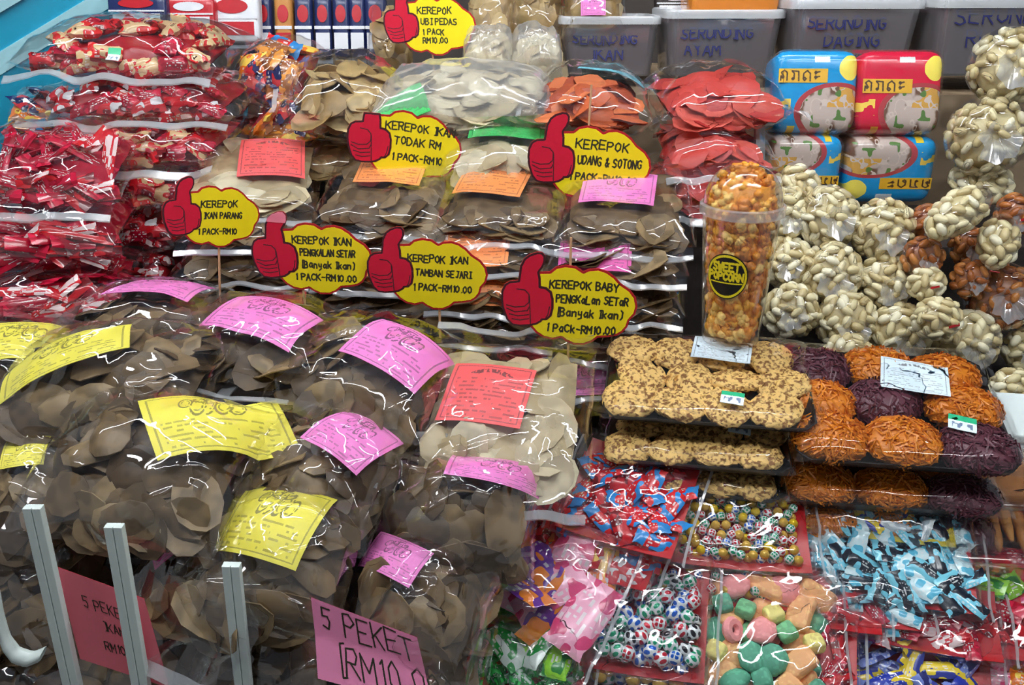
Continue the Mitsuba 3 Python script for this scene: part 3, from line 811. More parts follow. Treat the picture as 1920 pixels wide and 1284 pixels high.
stack_of(3, 1170, 1.45, [(380, 0), (448, -14), (520, -18), (592, -20), (655, -28)], 250, 'brown', [[('paper_pink', 1160, 352, .118, .10, -5)], [('magenta_shaded_pink', 1118, 440, .11, .078, 'front')], [('magenta_shaded_pink', 1122, 512, .11, .078, 'front')], [], [('paper_pink', 1090, 690, .1, .06, 0)]], -6,
         ['brown cracker bag with a bright pink label, topmost of the stack beside the popcorn cup', 'brown cracker bag second beside the popcorn cup, shade-painted pink label strip', 'brown cracker bag third beside the popcorn cup, shade-painted pink label behind the front sign', 'brown cracker bag fourth beside the popcorn cup, behind the front price sign', 'brown cracker bag lowest beside the popcorn cup, under the front price sign'])

# ---------------------------------------------------------------- tan, orange and red cracker bags behind
mid = 'large cracker bags behind the signs'
B('tan cracker bag with one end pointing left, beside the red snack bags', (658, 190, 1.72), (225, .26, .16), (10, 6, 8), kind='tan', n=40, tags=[], flanges=(('left', .03, .2),), group=mid, name='cracker_bag')
B('long greyish tan cracker bag with a bright green label at its top left corner', (875, 188, 1.70), (330, .22, .13), (0, 6, 0), kind='pale', n=52, tags=[('paper_green', 752, 156, .085, .05, 25)], group=mid, name='cracker_bag', film='film_milky')
B('orange red cracker bag under an aqua label', (1110, 190, 1.66), (215, .22, .105), (-4, 8, 4), kind='orange', n=34, tags=[('paper_aqua', 1150, 131, .12, .09, -8)], flanges=(('left', .03, .2),), group=mid, name='cracker_bag')
B('red cracker bag in front of the second plastic tub', (1335, 186, 1.66), (235, .22, .105), (4, 8, -2), kind='rose', n=38, flanges=(('right', .04, .4),), group=mid, name='cracker_bag')
B('red cracker bag under the topmost red one, right of the sign reading UDANG & SOTONG', (1325, 275, 1.62), (210, .22, .10), (2, 8, 0), kind='rose', n=30, flanges=(('front', .04, .5),), group=mid, name='cracker_bag')
B('pale cracker bag with a dark green label between the two upper signs', (945, 284, 1.60), (230, .2, .085), (0, 14, 0), kind='pale', n=34, tags=[('paper_green', 950, 250, .13, .05, -4)], group=mid, name='cracker_bag')
B('tan cracker bag under the long one, behind the tilted price sign', (690, 290, 1.72), (250, .2, .08), (2, 8, 0), kind='tan', n=30, group=mid, name='cracker_bag')
B('lowest red cracker bag, just left of the popcorn cup', (1290, 345, 1.58), (170, .22, .09), (2, 8, 0), kind='rose', n=24, flanges=(('front', .04, .5),), group=mid, name='cracker_bag')
for (u, v, w, lab) in ((925, 40, 105, 'plump tan cracker bag standing right of the top price sign'), (1005, 38, 120, 'plump tan cracker bag standing beside the first plastic tub'), (738, 85, 90, 'tan cracker bag half hidden by the top price sign'), (1110, 10, 130, 'tan cracker bag with a pink tag behind the first plastic tub')):
    B(lab, (u, v, 2.02), (w, .20, .13), (0, 62, 0), kind='tan', n=22, tags=[('paper_pink', 1112, 8, .05, .05, 0)] if u == 1110 else [], group='standing tan cracker bags', name='cracker_bag', res=24)
for (u, v, lab) in ((915, 112, 'gathered top of a clear cracker bag below the standing tan bags'), (1005, 112, 'gathered top of a clear cracker bag beside the first tub')):
    B(lab, (u, v, 1.88), (95, .12, .09), (0, 30, 0), kind='pale', n=14, film='film_milky', crease=.012, group='clear cracker bags with gathered tops', name='cracker_bag', res=30)

# ---------------------------------------------------------------- red snack bags at the left
def stock_of(key, ks, dims, ends=.16, crimp=.18):
    LEAVES[key] = [(packet(l * f, w, h, k, ends=ends, crimp=crimp), l * f / 2) for k in ks for (l, w, h) in dims for f in (1.0, .8)]


stock_of('red', (15, 16, 16, 14, 20), ((.07, .030, .022), (.055, .026, .02)), .3, -.2)
stock_of('band', (20, 20, 15, 20, 1), ((.12, .018, .006), (.14, .022, .007)), .06, 0)
stock_of('silver', (15, 1, 17, 20), ((.055, .026, .016),), .25, -.1)
stock_of('gaudy', (18, 19, 0, 8, 18), ((.075, .05, .016),))
scene['candy_red'] = both(pr(srgb(150, 22, 32), .35))
scene['candy_magenta'] = both(pr(srgb(158, 8, 38), .35))


def red_bag(label, uvY, size, rot, kind='red', n=40, flanges=(), sticker=None, front=.45, name='snack_bag', group='red snack bags', depth=(.7, .95)):
    key, bag = B(label, uvY, size, rot, kind=kind, n=n, flanges=flanges, group=group, name=name, cat='bag of snacks', piece='packet', depth=depth, flat=.1, spread=16, front=front)
    if sticker:
        q = local_spot(bag, *sticker, lift=.3)
        sheet_on(key, bag, q[0], q[1], .022, .02, 0, 'price_print', 'price_sticker', gap=.004, n=(3, 3), label='small white and green price sticker')


red_bag('clear bag of red and tan snack packets, topmost of the left stack', (262, 92, 1.72), (385, .22, .10), (-4, 10, 2), n=46, flanges=(('front', .05, .3),), sticker=(210, 90))
red_bag('clear bag of red snack packets with silver glints, second in the left stack', (290, 180, 1.69), (390, .22, .085), (-4, 8, 1), 'silver', n=46, flanges=(('front', .05, .3),))
red_bag('clear bag of bright red snack packets with a price sticker, third in the left stack', (290, 255, 1.66), (345, .22, .085), (-4, 8, 0), n=42, flanges=(('front', .05, .35),), sticker=(240, 238))
red_bag('clear bag of red snack packets, fourth in the left stack, behind the narrow price sign', (300, 335, 1.64), (230, .2, .08), (-8, 8, 0), n=30)
red_bag('silver and red snack bag lowest in the left stack, beside the narrow price sign', (290, 415, 1.62), (170, .2, .09), (-6, 8, 0), 'silver', n=24)
red_bag('small silver and red snack bag in the gap below the left stack', (300, 498, 1.56), (70, .14, .06), (0, 8, 0), 'silver', n=8)
red_bag('magenta red bag of long candy strips, top of the pile at the left edge', (110, 305, 1.50), (290, .24, .09), (4, 16, 2), 'band', n=46, flanges=(('front', .045, .35),))
red_bag('magenta red bag of long candy strips, middle of the pile at the left edge', (110, 425, 1.46), (290, .22, .115), (6, 8, 1), 'band', n=52, front=.7)
red_bag('magenta red bag of long candy strips, lowest at the left edge', (110, 540, 1.41), (300, .22, .10), (12, 8, 0), 'band', n=46, flanges=(('front', .05, .3),), front=.6)
red_bag('small colourful snack packet bag beside the blue basket', (72, 215, 1.78), (80, .12, .08), (0, 30, 0), 'gaudy', n=10, group=None)
red_bag('colourful red and blue snack bag right of the left stack', (525, 138, 1.80), (150, .16, .11), (-8, 24, 0), 'gaudy', n=18, group=None)
red_bag('blue and tan snack bag under the colourful one, left of the tan cracker bag', (545, 225, 1.76), (150, .16, .11), (-8, 14, 0), 'gaudy', n=16, group=None)
B('dark tan cracker bag in the upper left corner behind the blue basket', (28, 12, 2.25), (120, .2, .12), (0, 20, 0), kind='tan', n=16, name='cracker_bag', group=None, res=20)


# ---------------------------------------------------------------- upright biscuit packets at the back
def biscuit(label, u, v, Y, w_px, h_px, base, accent, lean=12, group='dark blue biscuit packets'):
    s = px(v, Y)
    w, h, d = w_px * s, h_px * s, .035
    key = thing('biscuit_packet', label, 'biscuit packet', group)
    M = TR(at(u, v, Y)) @ R('x', -lean)
    vv, ff = rounded_box(w, d, h, min(.011, w * .3), 3)
    add(key, 'wrapper', (vv, ff), base, M, 50)
    add(key, 'emblem', plate(affinity.scale(Point(0, 0).buffer(1, quad_segs=6), w * .30, h * .14), 0, .0012), accent, M @ TR([0, -d / 2 - .0002, h * .20]) @ R('x', 90))
    add(key, 'lower_panel', plate(rect(-w * .40, -h * .36, w * .40, -h * .10), 0, .001), 'white_pack' if base == 'navy_pack' else accent, M @ TR([0, -d / 2 - .0002, 0]) @ R('x', 90))
    for z in (-.02,):
        add(key, 'stripe', trimesh.creation.box([w * .94, .0012, h * .05]), 'white_pack', M @ TR([0, -d / 2 - .0006, h * z]))
    for z in (-1, 1):
        m = trimesh.creation.box([w * .92, .002, .012])
        add(key, 'end_seal', m, 'silver_pack', M @ TR([0, 0, z * (h / 2 + .004)]))


for i, (u, w) in enumerate(((498, 30), (535, 34), (572, 34), (608, 32), (642, 32), (672, 30), (706, 40))):
    lab = ('first', 'second', 'third', 'fourth', 'fifth', 'sixth', 'seventh')[i] + ' dark blue and red biscuit packet from the left in the row at the back'
    biscuit(lab, u, 52, 2.02, w, 112, 'navy_pack' if i != 1 else 'stick_brown', 'red_pack')
biscuit('white snack packet with a red round emblem, left of the dark blue biscuit packets', 440, 34, 1.98, 100, 92, 'white_pack', 'red_pack', group=None)
biscuit('red and white snack packet at the back above the left stack', 360, 28, 1.96, 95, 60, 'red_pack', 'white_pack', group=None)
biscuit('blue and red snack packet beside the blue basket at the back', 262, 22, 1.94, 110, 60, 'navy_pack', 'red_pack', group=None)

# ---------------------------------------------------------------- blue basket in the upper left corner
key = thing('plastic_basket', 'turquoise blue plastic basket with a pale rim in the upper left corner', 'basket')
c = at(-6, 120, 2.06)
Mb = TR(c) @ R('z', 38) @ R('y', -28)
o = rect(-.32, -.20, .32, .20).buffer(.04)


def loft(outline, levels, n=64):
    """Skin through one outline (shapely) scaled at several heights: (z, scale)."""
    q = np.linspace(0, 1, n, endpoint=False)
    p = np.array([outline.exterior.interpolate(t, normalized=True).coords[0] for t in q])
    p = np.vstack([p, p[:1]])
    P = np.stack([np.column_stack([p * s, np.full(len(p), z)]) for z, s in levels])
    return P.reshape(-1, 3), gridfaces(len(levels), n + 1, True)


add(key, 'wall', loft(o, [(0.12, 1), (-.02, .96), (-.12, .9), (-.12, .0), (-.118, .0), (-.116, .88), (-.02, .94), (.12, .98)]), 'blue_basket', Mb, 40)
add(key, 'band', loft(o, [(.015, .972), (.015, .99), (.05, .995), (.05, .98)]), 'blue_basket_pale', Mb, 40, label='pale band')
add(key, 'rim', loft(o, [(.112, 1.0), (.108, 1.05), (.128, 1.06), (.132, 1.0), (.128, .96), (.112, .975)]), 'blue_basket_pale', Mb, 40, label='pale rim')

# ---------------------------------------------------------------- translucent tubs with lids
def tub(label, u, v, Y, w_px, h_px, lines, yaw=0, group='plastic tubs of meat floss'):
    s = px(v, Y)
    w, h, d = w_px * s, h_px * s, .16
    M = TR(at(u, v, Y) + [0, d / 2, 0]) @ R('z', yaw)
    key = thing('plastic_tub', label, 'plastic tub', group)
    sh = rect(-w / 2 + .02, -d / 2 + .02, w / 2 - .02, d / 2 - .02).buffer(.02, quad_segs=4)
    add(key, 'floss', loft(sh, [(-h * .47, 0), (-h * .47, .85), (h * .30, .945), (h * .34, .6), (h * .33, 0)]), 'floss_brown', M, 40, kind='stuff', label='dark brown floss')
    add(key, 'body', loft(sh, [(-h / 2, 0), (-h / 2, .86), (-h * .46, .885), (h * .42, .985)]), 'tub_plastic', M, 40)
    add(key, 'lid', loft(sh, [(h * .37, 1.0), (h * .37, 1.035), (h * .47, 1.04), (h * .5, 1.01), (h * .5, .93), (h * .455, .92), (h * .455, 0)]), 'tub_lid', M, 40, label='milky lid with a raised rim')
    for i, (text, x, z, hg) in enumerate(lines):
        g, ln = writing(text, hg * s, 1.5 * s, seed=int(u) + i, wobble=.35)
        add(key, 'lettering', plate(affinity.translate(g, x * s, 0), 0, .0006), 'marker_blue', M @ TR([0, -d / 2 * (.94 + .1 * z / h_px) - .002, z * s]) @ R('x', 84))
    return key


tub('plastic tub marked SERUNDING IKAN, first from the left', 1142, 88, 1.95, 186, 108, [('SERUNDING', -70, 6, 16), ('IKAN', -36, -22, 20)], 2)
tub('plastic tub marked SERUNDING AYAM, second from the left', 1355, 82, 1.93, 222, 120, [('SERUNDING', -82, 10, 18), ('AYAM', -74, -20, 20)], 3)
tub('plastic tub marked SERUNDING DAGING, third from the left', 1602, 68, 1.90, 250, 130, [('SERUNDING', -96, 14, 20), ('DAGING', -60, -18, 22), ('LEMBU', -60, -48, 20)], 4)
tub('plastic tub at the right edge behind the topmost peanut bundle', 1868, 70, 1.87, 240, 140, [('SERUNDING', -90, 24, 30), ('RUSA', -60, -16, 30)], 4)
key = thing('snack_tub', 'clear tub of orange noodle snack on top of the second plastic tub', 'plastic tub')
for nm, mt, kk in (('noodle_snack', 'noodle_orange', .93), ('film', 'film_tight', 1.0)):
    vv, ff = rounded_box(.19 * kk, .14 * kk, .05 * kk, .012, 3)
    add(key, nm, (vv * (1 + (.10 * (meshkit.noise(vv * 160, 3) - .5)[:, None] if nm != 'film' else 0)), ff), mt, TR(at(1365, 4, 2.02)), 50, kind='stuff' if nm != 'film' else None)
biscuit('red bottle-like packet standing behind the first plastic tub', 1062, 15, 2.1, 22, 46, 'red_pack', 'sign_dark', group=None)
biscuit('dark packet standing behind the second plastic tub', 1262, 8, 2.1, 70, 50, 'board_dark', 'white_pack', group=None)
biscuit('magenta packet standing behind the third plastic tub', 1512, -4, 2.1, 60, 40, 'magenta_shaded_pink', 'white_pack', group=None)

# ---------------------------------------------------------------- instant noodle multipacks
def noodle_print(base, base2):
    base, base2 = list(map(float, base)), list(map(float, base2))

    def fn(p, n, uv):
        u, v = uv.x, uv.y
        c = mix(base, base2, dr.select((v < .07) & (noise(u * 9, 3.0) > .5), 1.0, 0.0))
        c = mix(c, [.9, .75, .12], dr.select((dr.sqrt(dr.square((u - .88) / .2) + dr.square((v - .78) / .17)) < .6 + .5 * noise(u * 9, v * 9)), 1.0, 0.0))
        c = mix(c, [.72, .76, .78], dr.select((dr.abs(u - .55) < .09) & (dr.abs(v - .88) < .035), 1.0, 0.0))
        c = mix(c, [.85, .6, .1], dr.select((dr.abs(v - .30) < .1) & (u < .2) & (noise(u * 20, v * 26) > .5), 1.0, 0.0))
        r = dr.sqrt(dr.square((u - .74) / .50) + dr.square((v - .24) / .36))
        food = fbm(u * 7, v * 6, 2.0, 3)
        inside = mix(mix([.16, .08, .05], [.52, .42, .38], smoothstep(.4, .56, food)), [.62, .34, .07], dr.select((noise(u * 6 + 9, v * 6) > .66) & (v > .3), 1.0, 0.0))
        inside = mix(inside, [.60, .50, .45], dr.select(dr.abs(fbm(u * 10 + 3, v * 9, 7.0, 2) - .5) < .035, 1.0, 0.0))
        inside = mix(inside, [.10, .20, .05], dr.select(noise(u * 13 + 4, v * 13) > .8, 1.0, 0.0))
        c = mix(c, [.42, .05, .06], dr.select(r < 1, 1.0, 0.0))
        return mix(c, inside, dr.select(r < .86, 1.0, 0.0))
    return both(pr(proc(fn), .25))


scene['noodle_blue'] = noodle_print(srgb(22, 146, 206), srgb(220, 190, 50))
scene['noodle_red'] = noodle_print(srgb(206, 26, 60), srgb(220, 150, 60))


def noodle_packs(label, u, v, Y, w_px, h_px, cols, flip=False, yaw=0, lean=0):
    s = px(v, Y)
    w, h, d = w_px * s, h_px * s, .10
    M = TR(at(u, v, Y) + [0, d / 2, 0]) @ R('z', yaw) @ R('x', -lean) @ (R('y', 180) if flip else np.eye(4))
    key = thing('noodle_multipack', label, 'noodle pack')
    n = len(cols)
    for i, mat in enumerate(cols):
        ww = w / n
        vv, ff = rounded_box(ww * 1.0, d, h, .022, 3)
        uv = np.stack([vv[:, 0] / ww + .5, vv[:, 2] / h + .5], -1)
        Mi = M @ TR([(i - (n - 1) / 2) * ww, 0, 0])
        nm = 'blue_packet' if mat == 'noodle_blue' else 'red_packet'
        k = add(key, nm, (vv, ff), mat, Mi, True, uv=uv)
        part = k.split('__', 1)[1]
        zt = h * (.18 if mat == 'noodle_blue' else .06)
        add(k, 'title_band', plate(rect(-ww * .46, -h * .085, ww * .12, h * .085), 0, .0008), 'gold_print', Mi @ TR([0, -d / 2 - .0004, zt]) @ R('x', 90), label='gold title band')
        g, ln = writing(['3t', '1t', '2t', '4t'], h * .13, h * .008, wobble=.05, seed=3, gap=2.2)
        g = affinity.translate(affinity.scale(g, ww * .54 / ln, 1, origin=(0, 0)), -ww * .44, -h * .06)
        add(k, 'title', plate(g, .0008, .0013), 'title_dark', Mi @ TR([0, -d / 2 - .0004, zt]) @ R('x', 90), label='looped title lettering')
    vv, ff = rounded_box(w + .006, d + .006, h + .006, .024, 4)
    vv = vv + .0012 * (meshkit.noise(vv * 70, 3)[:, None] - .5) * np.sign(vv)
    add(key, 'film', (vv, ff), 'film_tight', M, True)


noodle_packs('instant noodle multipack of a blue and a red packet, lying on the blue ones', 1612, 184, 1.62, 312, 150, ['noodle_blue', 'noodle_red'], yaw=-3, lean=14)
noodle_packs('blue instant noodle packet upside down, lower left under the blue and red multipack', 1510, 318, 1.60, 140, 118, ['noodle_blue'], flip=True)
noodle_packs('blue instant noodle packet upside down, lower right under the blue and red multipack', 1672, 322, 1.60, 168, 122, ['noodle_blue'], flip=True)

# ---------------------------------------------------------------- peanut bundles at the right
P = peanut_bundle
for a in [
    ('pale peanut bundle at the top of the right edge, in front of a plastic tub', 1890, 126, 70, 1.62, (-.15, -1, .25)),
    ('large pale peanut bundle at the right edge, second from the top', 1850, 256, 72, 1.56, (-.1, -1, .2)),
    ('pale peanut bundle at the far left of the pile, behind the popcorn cup lid', 1476, 402, 50, 1.50, (0, -1, .2)),
    ('pale peanut bundle with white tuft just under the left blue noodle packet', 1552, 408, 58, 1.48, (.1, -1, .3)),
    ('pale peanut bundle under the right blue noodle packet', 1655, 432, 58, 1.46, (0, -1, .2)),
    ('pale peanut bundle beside the round popcorn label height, right of the cup', 1476, 492, 46, 1.46, (-.2, -1, .2)),
    ('big pale peanut bundle with a wide clear tuft, middle of the pile', 1556, 512, 57, 1.43, (-.1, -1, .1)),
    ('pale peanut bundle with a glossy drooping tuft, right of the middle one', 1660, 528, 52, 1.43, (0, -1, .1)),
    ('pale peanut bundle at the lower left of the pile, beside the cup base', 1482, 583, 50, 1.40, (-.2, -1, .3)),
    ('pale peanut bundle in the bottom row, second from the left', 1586, 602, 55, 1.38, (0, -1, .1)),
    ('pale peanut bundle in the bottom row behind the small flat one', 1688, 624, 56, 1.37, (0, -1, .1)),
    ('dull pale peanut bundle in the bottom row, right end', 1812, 640, 60, 1.37, (0, -1, .1)),
    ('pale peanut bundle at the right edge, bottom row', 1925, 655, 40, 1.38, (-.2, -1, .1)),
    ('pale peanut bundle peeking out above the noodle snack tray', 1590, 672, 46, 1.33, (0, -1, .1)),
    ('pale peanut bundle at the right edge beside the noodle snack tray', 1900, 735, 44, 1.28, (-.1, -1, .3)),
]:
    P(a[0], *a[1:5], axis=a[5])
P('pale peanut bundle half hidden at the top left, below the left blue noodle packet', 1492, 362, 50, 1.55, (.3, -1, .3))
P('pale peanut bundle lying sideways with a green tag, right of the blue noodle packets', 1840, 342, 55, 1.58, (0, -.35, 1), stretch=.62, tuft=False, mark='paper_green')
P('small flat pale peanut roll with a pink mark, overlapping the bottom row', 1757, 597, 45, 1.31, (.25, -1, .1), stretch=.8, tuft=False, squash=.85, mark='sign_rim')
P('small pale peanut roll right of the middle, at the edge of the pile', 1737, 532, 33, 1.36, (0, -1, .2), squash=.9, mark='sign_rim', tuft=False)
P('long pale peanut roll lying aslant with a clear end, upper right of the pile', 1797, 398, 35, 1.38, (-1, -.45, -.5), stretch=2.1, tuft=False)
P('pale peanut roll with ridged sides and a red mark, right edge', 1873, 452, 33, 1.38, (-.3, -.6, -.8), stretch=1.6, tuft=False, mark='sign_rim')
P('small brown peanut bundle below the aslant roll', 1730, 482, 36, 1.40, (0, -1, .1), tone='brown', group='brown peanut bundles')
P('brown peanut bundle with a bright twist, left of the big dark one', 1818, 522, 34, 1.38, (.1, -1, .1), tone='brown', group='brown peanut bundles')
P('brown peanut bundle behind the aslant roll, left of it', 1737, 420, 36, 1.46, (0, -1, .1), tone='brown', group='brown peanut bundles')
P('brown peanut bundle at the right edge with a pink mark', 1906, 402, 38, 1.43, (-.1, -1, .1), tone='brown', group='brown peanut bundles', mark='sign_rim')
P('large dark brown peanut bundle at the right edge', 1878, 556, 62, 1.40, (-.2, -1, .3), tone='brown', group='brown peanut bundles')
P('brown peanut bundle deep in the gap between the rolls', 1818, 462, 36, 1.45, (0, -1, .1), tone='brown', group='brown peanut bundles')

# ---------------------------------------------------------------- popcorn cup
s = px(475, 1.22)
cw, ch = 152 * s, 262 * s
Mc = TR(at(1368, 638, 1.22))
key = thing('popcorn_cup', 'tall clear plastic cup of caramel popcorn with a domed lid and a black round label', 'popcorn cup')
rb, rt = cw * .36, cw * .47
add(key, 'cup', lathe([(0, .002), (rb * .96, .002), (rb, .006), (rt, ch)], 48), 'cup_plastic', Mc, 40)
rim_ = [(rt + .001, ch - .008), (rt + .0045, ch - .006), (rt + .0045, ch + .006), (rt + .001, ch + .008), (rt - .001, ch)]
add(key, 'rim', lathe(rim_ + rim_[:1], 48), 'film_milky', Mc, 40, label='clear rim of the lid')
dome = [(rt * math.cos(a) ** .8, ch + .006 + 74 * s * math.sin(a)) for a in np.linspace(0, math.pi / 2 - .02, 12)]
add(key, 'lid', lathe(dome + [(0, dome[-1][1])], 48), 'cup_plastic', Mc, 40, label='domed lid')


def popcorn(seed):
    r = np.random.default_rng(seed)
    return join(*[(lambda m: (np.array(m.vertices) * r.uniform(.75, 1.25, (len(m.vertices), 1)) + np.clip(r.normal(0, .0056, 3), -.0075, .0075), np.array(m.faces)))(trimesh.creation.icosphere(subdivisions=1, radius=r.uniform(.0040, .0078))) for _ in range(6)])


POP = [mikit.ply(popcorn(90 + i), f'popcorn_{i % 4}', True) for i in range(8)]
r = np.random.default_rng(5)
core = [(0, .012)] + [(np.interp(z, [0, ch, ch + 60 * s], [rb - .014, rt - .014, rt * .70]), z) for z in np.linspace(.012, ch + 46 * s, 8)] + [(0, ch + 50 * s)]
add(key, 'popcorn_heap', lathe(core, 24), 'popcorn_1', Mc, True, kind='stuff')
n = 300
for i in range(n):
    z = .014 + (ch + 50 * s) * ((i + .5) / n)
    rad = np.interp(z, [0, ch], [rb, rt]) - .0172 if z < ch else rt * math.sqrt(max(.02, 1 - ((z - ch) / (74 * s)) ** 2)) - .016
    a = i * 2.39996 + r.normal(0, .1)
    rad *= r.uniform(.95, 1.0) if z < ch + 26 * s else math.sqrt(r.uniform(0, 1))
    stamp(key, 'popcorn', POP[r.integers(8)], Mc @ TR([rad * math.cos(a), rad * math.sin(a), z]) @ along(r.normal(size=3)))


def on_cup(key, name, shape, a0, z0, lift, mat, label=None, parent=None):
    """A flat outline wrapped round the cup: x runs round it, y runs up."""
    v, f = plate(shape, 0, .0005)
    m = trimesh.Trimesh(v, f, process=False)
    v, f = trimesh.remesh.subdivide_to_size(v, f, .006)
    z = v[:, 1] + z0
    rr = np.interp(z, [0, ch], [rb, rt]) + lift + v[:, 2]
    a = a0 + v[:, 0] / rt
    return add(key, name, (np.stack([rr * np.cos(a), rr * np.sin(a), z], -1), f), mat, Mc, label=label)


a0, z0, q = math.radians(-90 - 30), 148 * s, 37 * s
on_cup(key, 'round_label', Point(0, 0).buffer(q * 1.18, quad_segs=10), a0, z0, .0004, 'popcorn_black', 'round black label')
on_cup(f'{key}__round_label', 'ring', Point(0, 0).buffer(q * 1.12, quad_segs=10).difference(Point(0, 0).buffer(q * 1.0)), a0, z0, .0010, 'popcorn_yellow')
for txt, y, hg in (('SWEET', .30, .40), ('POPCORN', -.18, .38)):
    g, ln = writing(txt, q * hg, q * .062, wobble=.12, seed=4)
    on_cup(f'{key}__round_label', 'lettering', affinity.translate(affinity.scale(g, q * (1.5 if txt == 'SWEET' else 1.95) / ln, 1, origin=(0, 0)), -q * (.75 if txt == 'SWEET' else .97), q * y), a0, z0, .0012, 'popcorn_yellow')
on_cup(f'{key}__round_label', 'line', rect(-q * .9, -q * .36, q * .9, -q * .30), a0, z0, .0012, 'popcorn_yellow')

# ---------------------------------------------------------------- trays of rice crackers and of noodle snack
def wrap_tray(key, M, w, d, h, seed, film='film_tight', tray='black_tray'):
    bag = Pillow(w, d, h, M, seed, p=7, e=.32, belly=.55, crease=.0022, wavy=.003)
    sh = rect(-w / 2 + .018, -d / 2 + .018, w / 2 - .018, d / 2 - .018).buffer(.014, quad_segs=3)
    add(key, 'tray', loft(sh, [(-h * .34, 0), (-h * .34, .92), (h * .02, 1.0), (h * .02, .985), (-h * .30, .91), (-h * .30, 0)], 40), tray, M, 40)
    skin, seals = bag.film(30, (('left', .02, .4), ('right', .02, .4)))
    add(key, 'film', skin, film, M, 50)
    return bag


def puff(seed, r0, h):
    v, f = ellipsoid(r0, r0 * .92, h, 30, 19)
    n = meshkit.fbm(v * 55 + seed * 3.1, 3, seed)
    m = meshkit.noise(v * 260 + seed, 4)
    return mikit.ply((v * (1 + .26 * (n - .5))[:, None] + np.outer(.0105 * (m - .5), [.3, .3, 1]), f), 'rice_puff', 50)


PUFFS = [puff(i, .0375, .0095) for i in range(6)]


def rice_tray(label, u, v, Y, w_px, d, rot, h=.034, tag=None, sticker=None, seed=1):
    w = w_px * px(v, Y)
    M = frame(at(u, v, Y), *rot)
    key = thing('rice_cracker_tray', label, 'tray of crackers', 'trays of round rice crackers')
    bag = wrap_tray(key, M, w, d, h, seed)
    r = np.random.default_rng(seed)
    cols, rows = 4, 3
    for j in range(rows):
        for i in range(cols):
            x, y = ((i + .5 + (.12 if j % 2 else -.12)) / cols - .5) * w * .90 + r.normal(0, .002), ((j + .5) / rows - .5) * d * .90 + r.normal(0, .002)
            stamp(key, 'rice_cracker', PUFFS[r.integers(6)], M @ TR([x, y, .001]) @ R('z', r.uniform(0, 360)) @ R('x', r.normal(0, 6)) @ SC(w / cols / .068, d / rows / .066, 1))
    if tag:
        q = local_spot(bag, *tag)
        sheet_on(key, bag, q[0], q[1], .082, .052, -8, 'paper_white', gap=.002, label='white ingredients label')
    if sticker:
        q = local_spot(bag, *sticker, lift=.3)
        sheet_on(key, bag, q[0], np.clip(q[1], -d * .470, d * .44), .03, .026, -8, 'price_print', 'price_sticker', gap=.003, n=(4, 4), label='small white and green price sticker')


rice_tray('tray of round rice crackers with a white label on its film, topmost of its stack', 1325, 712, 1.15, 385, .20, (-9, 12, 0), tag=(1353, 661), sticker=(1372, 757), seed=1)
rice_tray('tray of round rice crackers second in its stack, small green and white sticker in front', 1306, 806, 1.115, 340, .17, (-9, 8, 0), sticker=(1386, 812), seed=2)
rice_tray('tray of round rice crackers third in its stack', 1304, 856, 1.115, 330, .17, (-9, 8, 0), seed=3)
rice_tray('tray of round rice crackers lowest in its stack, behind the foil candy pack', 1305, 904, 1.12, 320, .17, (-9, 8, 0), seed=4)


def strands(r0x, r0y, h, n, seed):
    r = np.random.default_rng(seed)
    parts = []
    for _ in range(n):
        d = r.normal(size=3)
        d[2] = abs(d[2]) * .9 - .15
        d /= np.linalg.norm(d)
        c = d * [r0x, r0y, h]
        t = np.cross(d, r.normal(size=3))
        t /= np.linalg.norm(t)
        L = r.uniform(.008, .018)
        pts = [c - t * L - d * .002, c + d * r.uniform(.001, .0055), c + t * L - d * .002]
        b = np.cross(t, d) * .0013
        ring = np.concatenate([[p + b, p - b * .6 + d * .0012, p - b * .6 - d * .0010] for p in pts])
        f = [[i * 3 + j, i * 3 + (j + 1) % 3, (i + 1) * 3 + (j + 1) % 3, (i + 1) * 3 + j] for i in (0, 1) for j in range(3)]
        parts.append((ring, f))
    return join(*parts)


def noodle_tray(label, u, v, Y, w_px, d, rot, h=.046, tag=None, sticker=None, seed=1):
    w = w_px * px(v, Y)
    M = frame(at(u, v, Y), *rot)
    key = thing('noodle_snack_tray', label, 'tray of snacks', 'trays of crisp noodle snack')
    bag = wrap_tray(key, M, w, d, h, seed)
    lay = [(-.34, .30, 'purple'), (-.02, .34, 'orange'), (.30, .30, 'orange'), (-.36, -.02, 'orange'), (-.04, .02, 'purple'), (.34, .0, 'orange'), (-.34, -.32, 'orange'), (0, -.32, 'orange'), (.34, -.34, 'purple')]
    for i, (x, y, tone) in enumerate(lay):
        v0, f0 = ellipsoid(w * .165, d * .165, h * .42, 16, 10)
        v0 = np.sign(v0) * np.abs(v0 / [w * .165, d * .165, h * .42]) ** .8 * [w * .165, d * .165, h * .42]
        v0 = v0 * (1 + .16 * (meshkit.noise(v0 * 120 + i, seed) - .5))[:, None]
        m = M @ TR([x * w * .95, y * d * .95, .002])
        k = add(key, f'{tone}_nest', (v0, f0), f'noodle_{tone}', m, True)
        add(k, 'strands', strands(w * .165, d * .165, h * .42, 300, seed * 20 + i), f'noodle_{tone}', m, kind='stuff')
    if tag:
        q = local_spot(bag, *tag)
        sheet_on(key, bag, q[0], q[1], .088, .066, -10, 'paper_white', gap=.002, label='white ingredients label')
    if sticker:
        q = local_spot(bag, *sticker, lift=.3)
        sheet_on(key, bag, q[0], np.clip(q[1], -d * .465, d * .44), .034, .028, -14, 'price_print', 'price_sticker', gap=.003, n=(4, 4), label='small white and green price sticker')


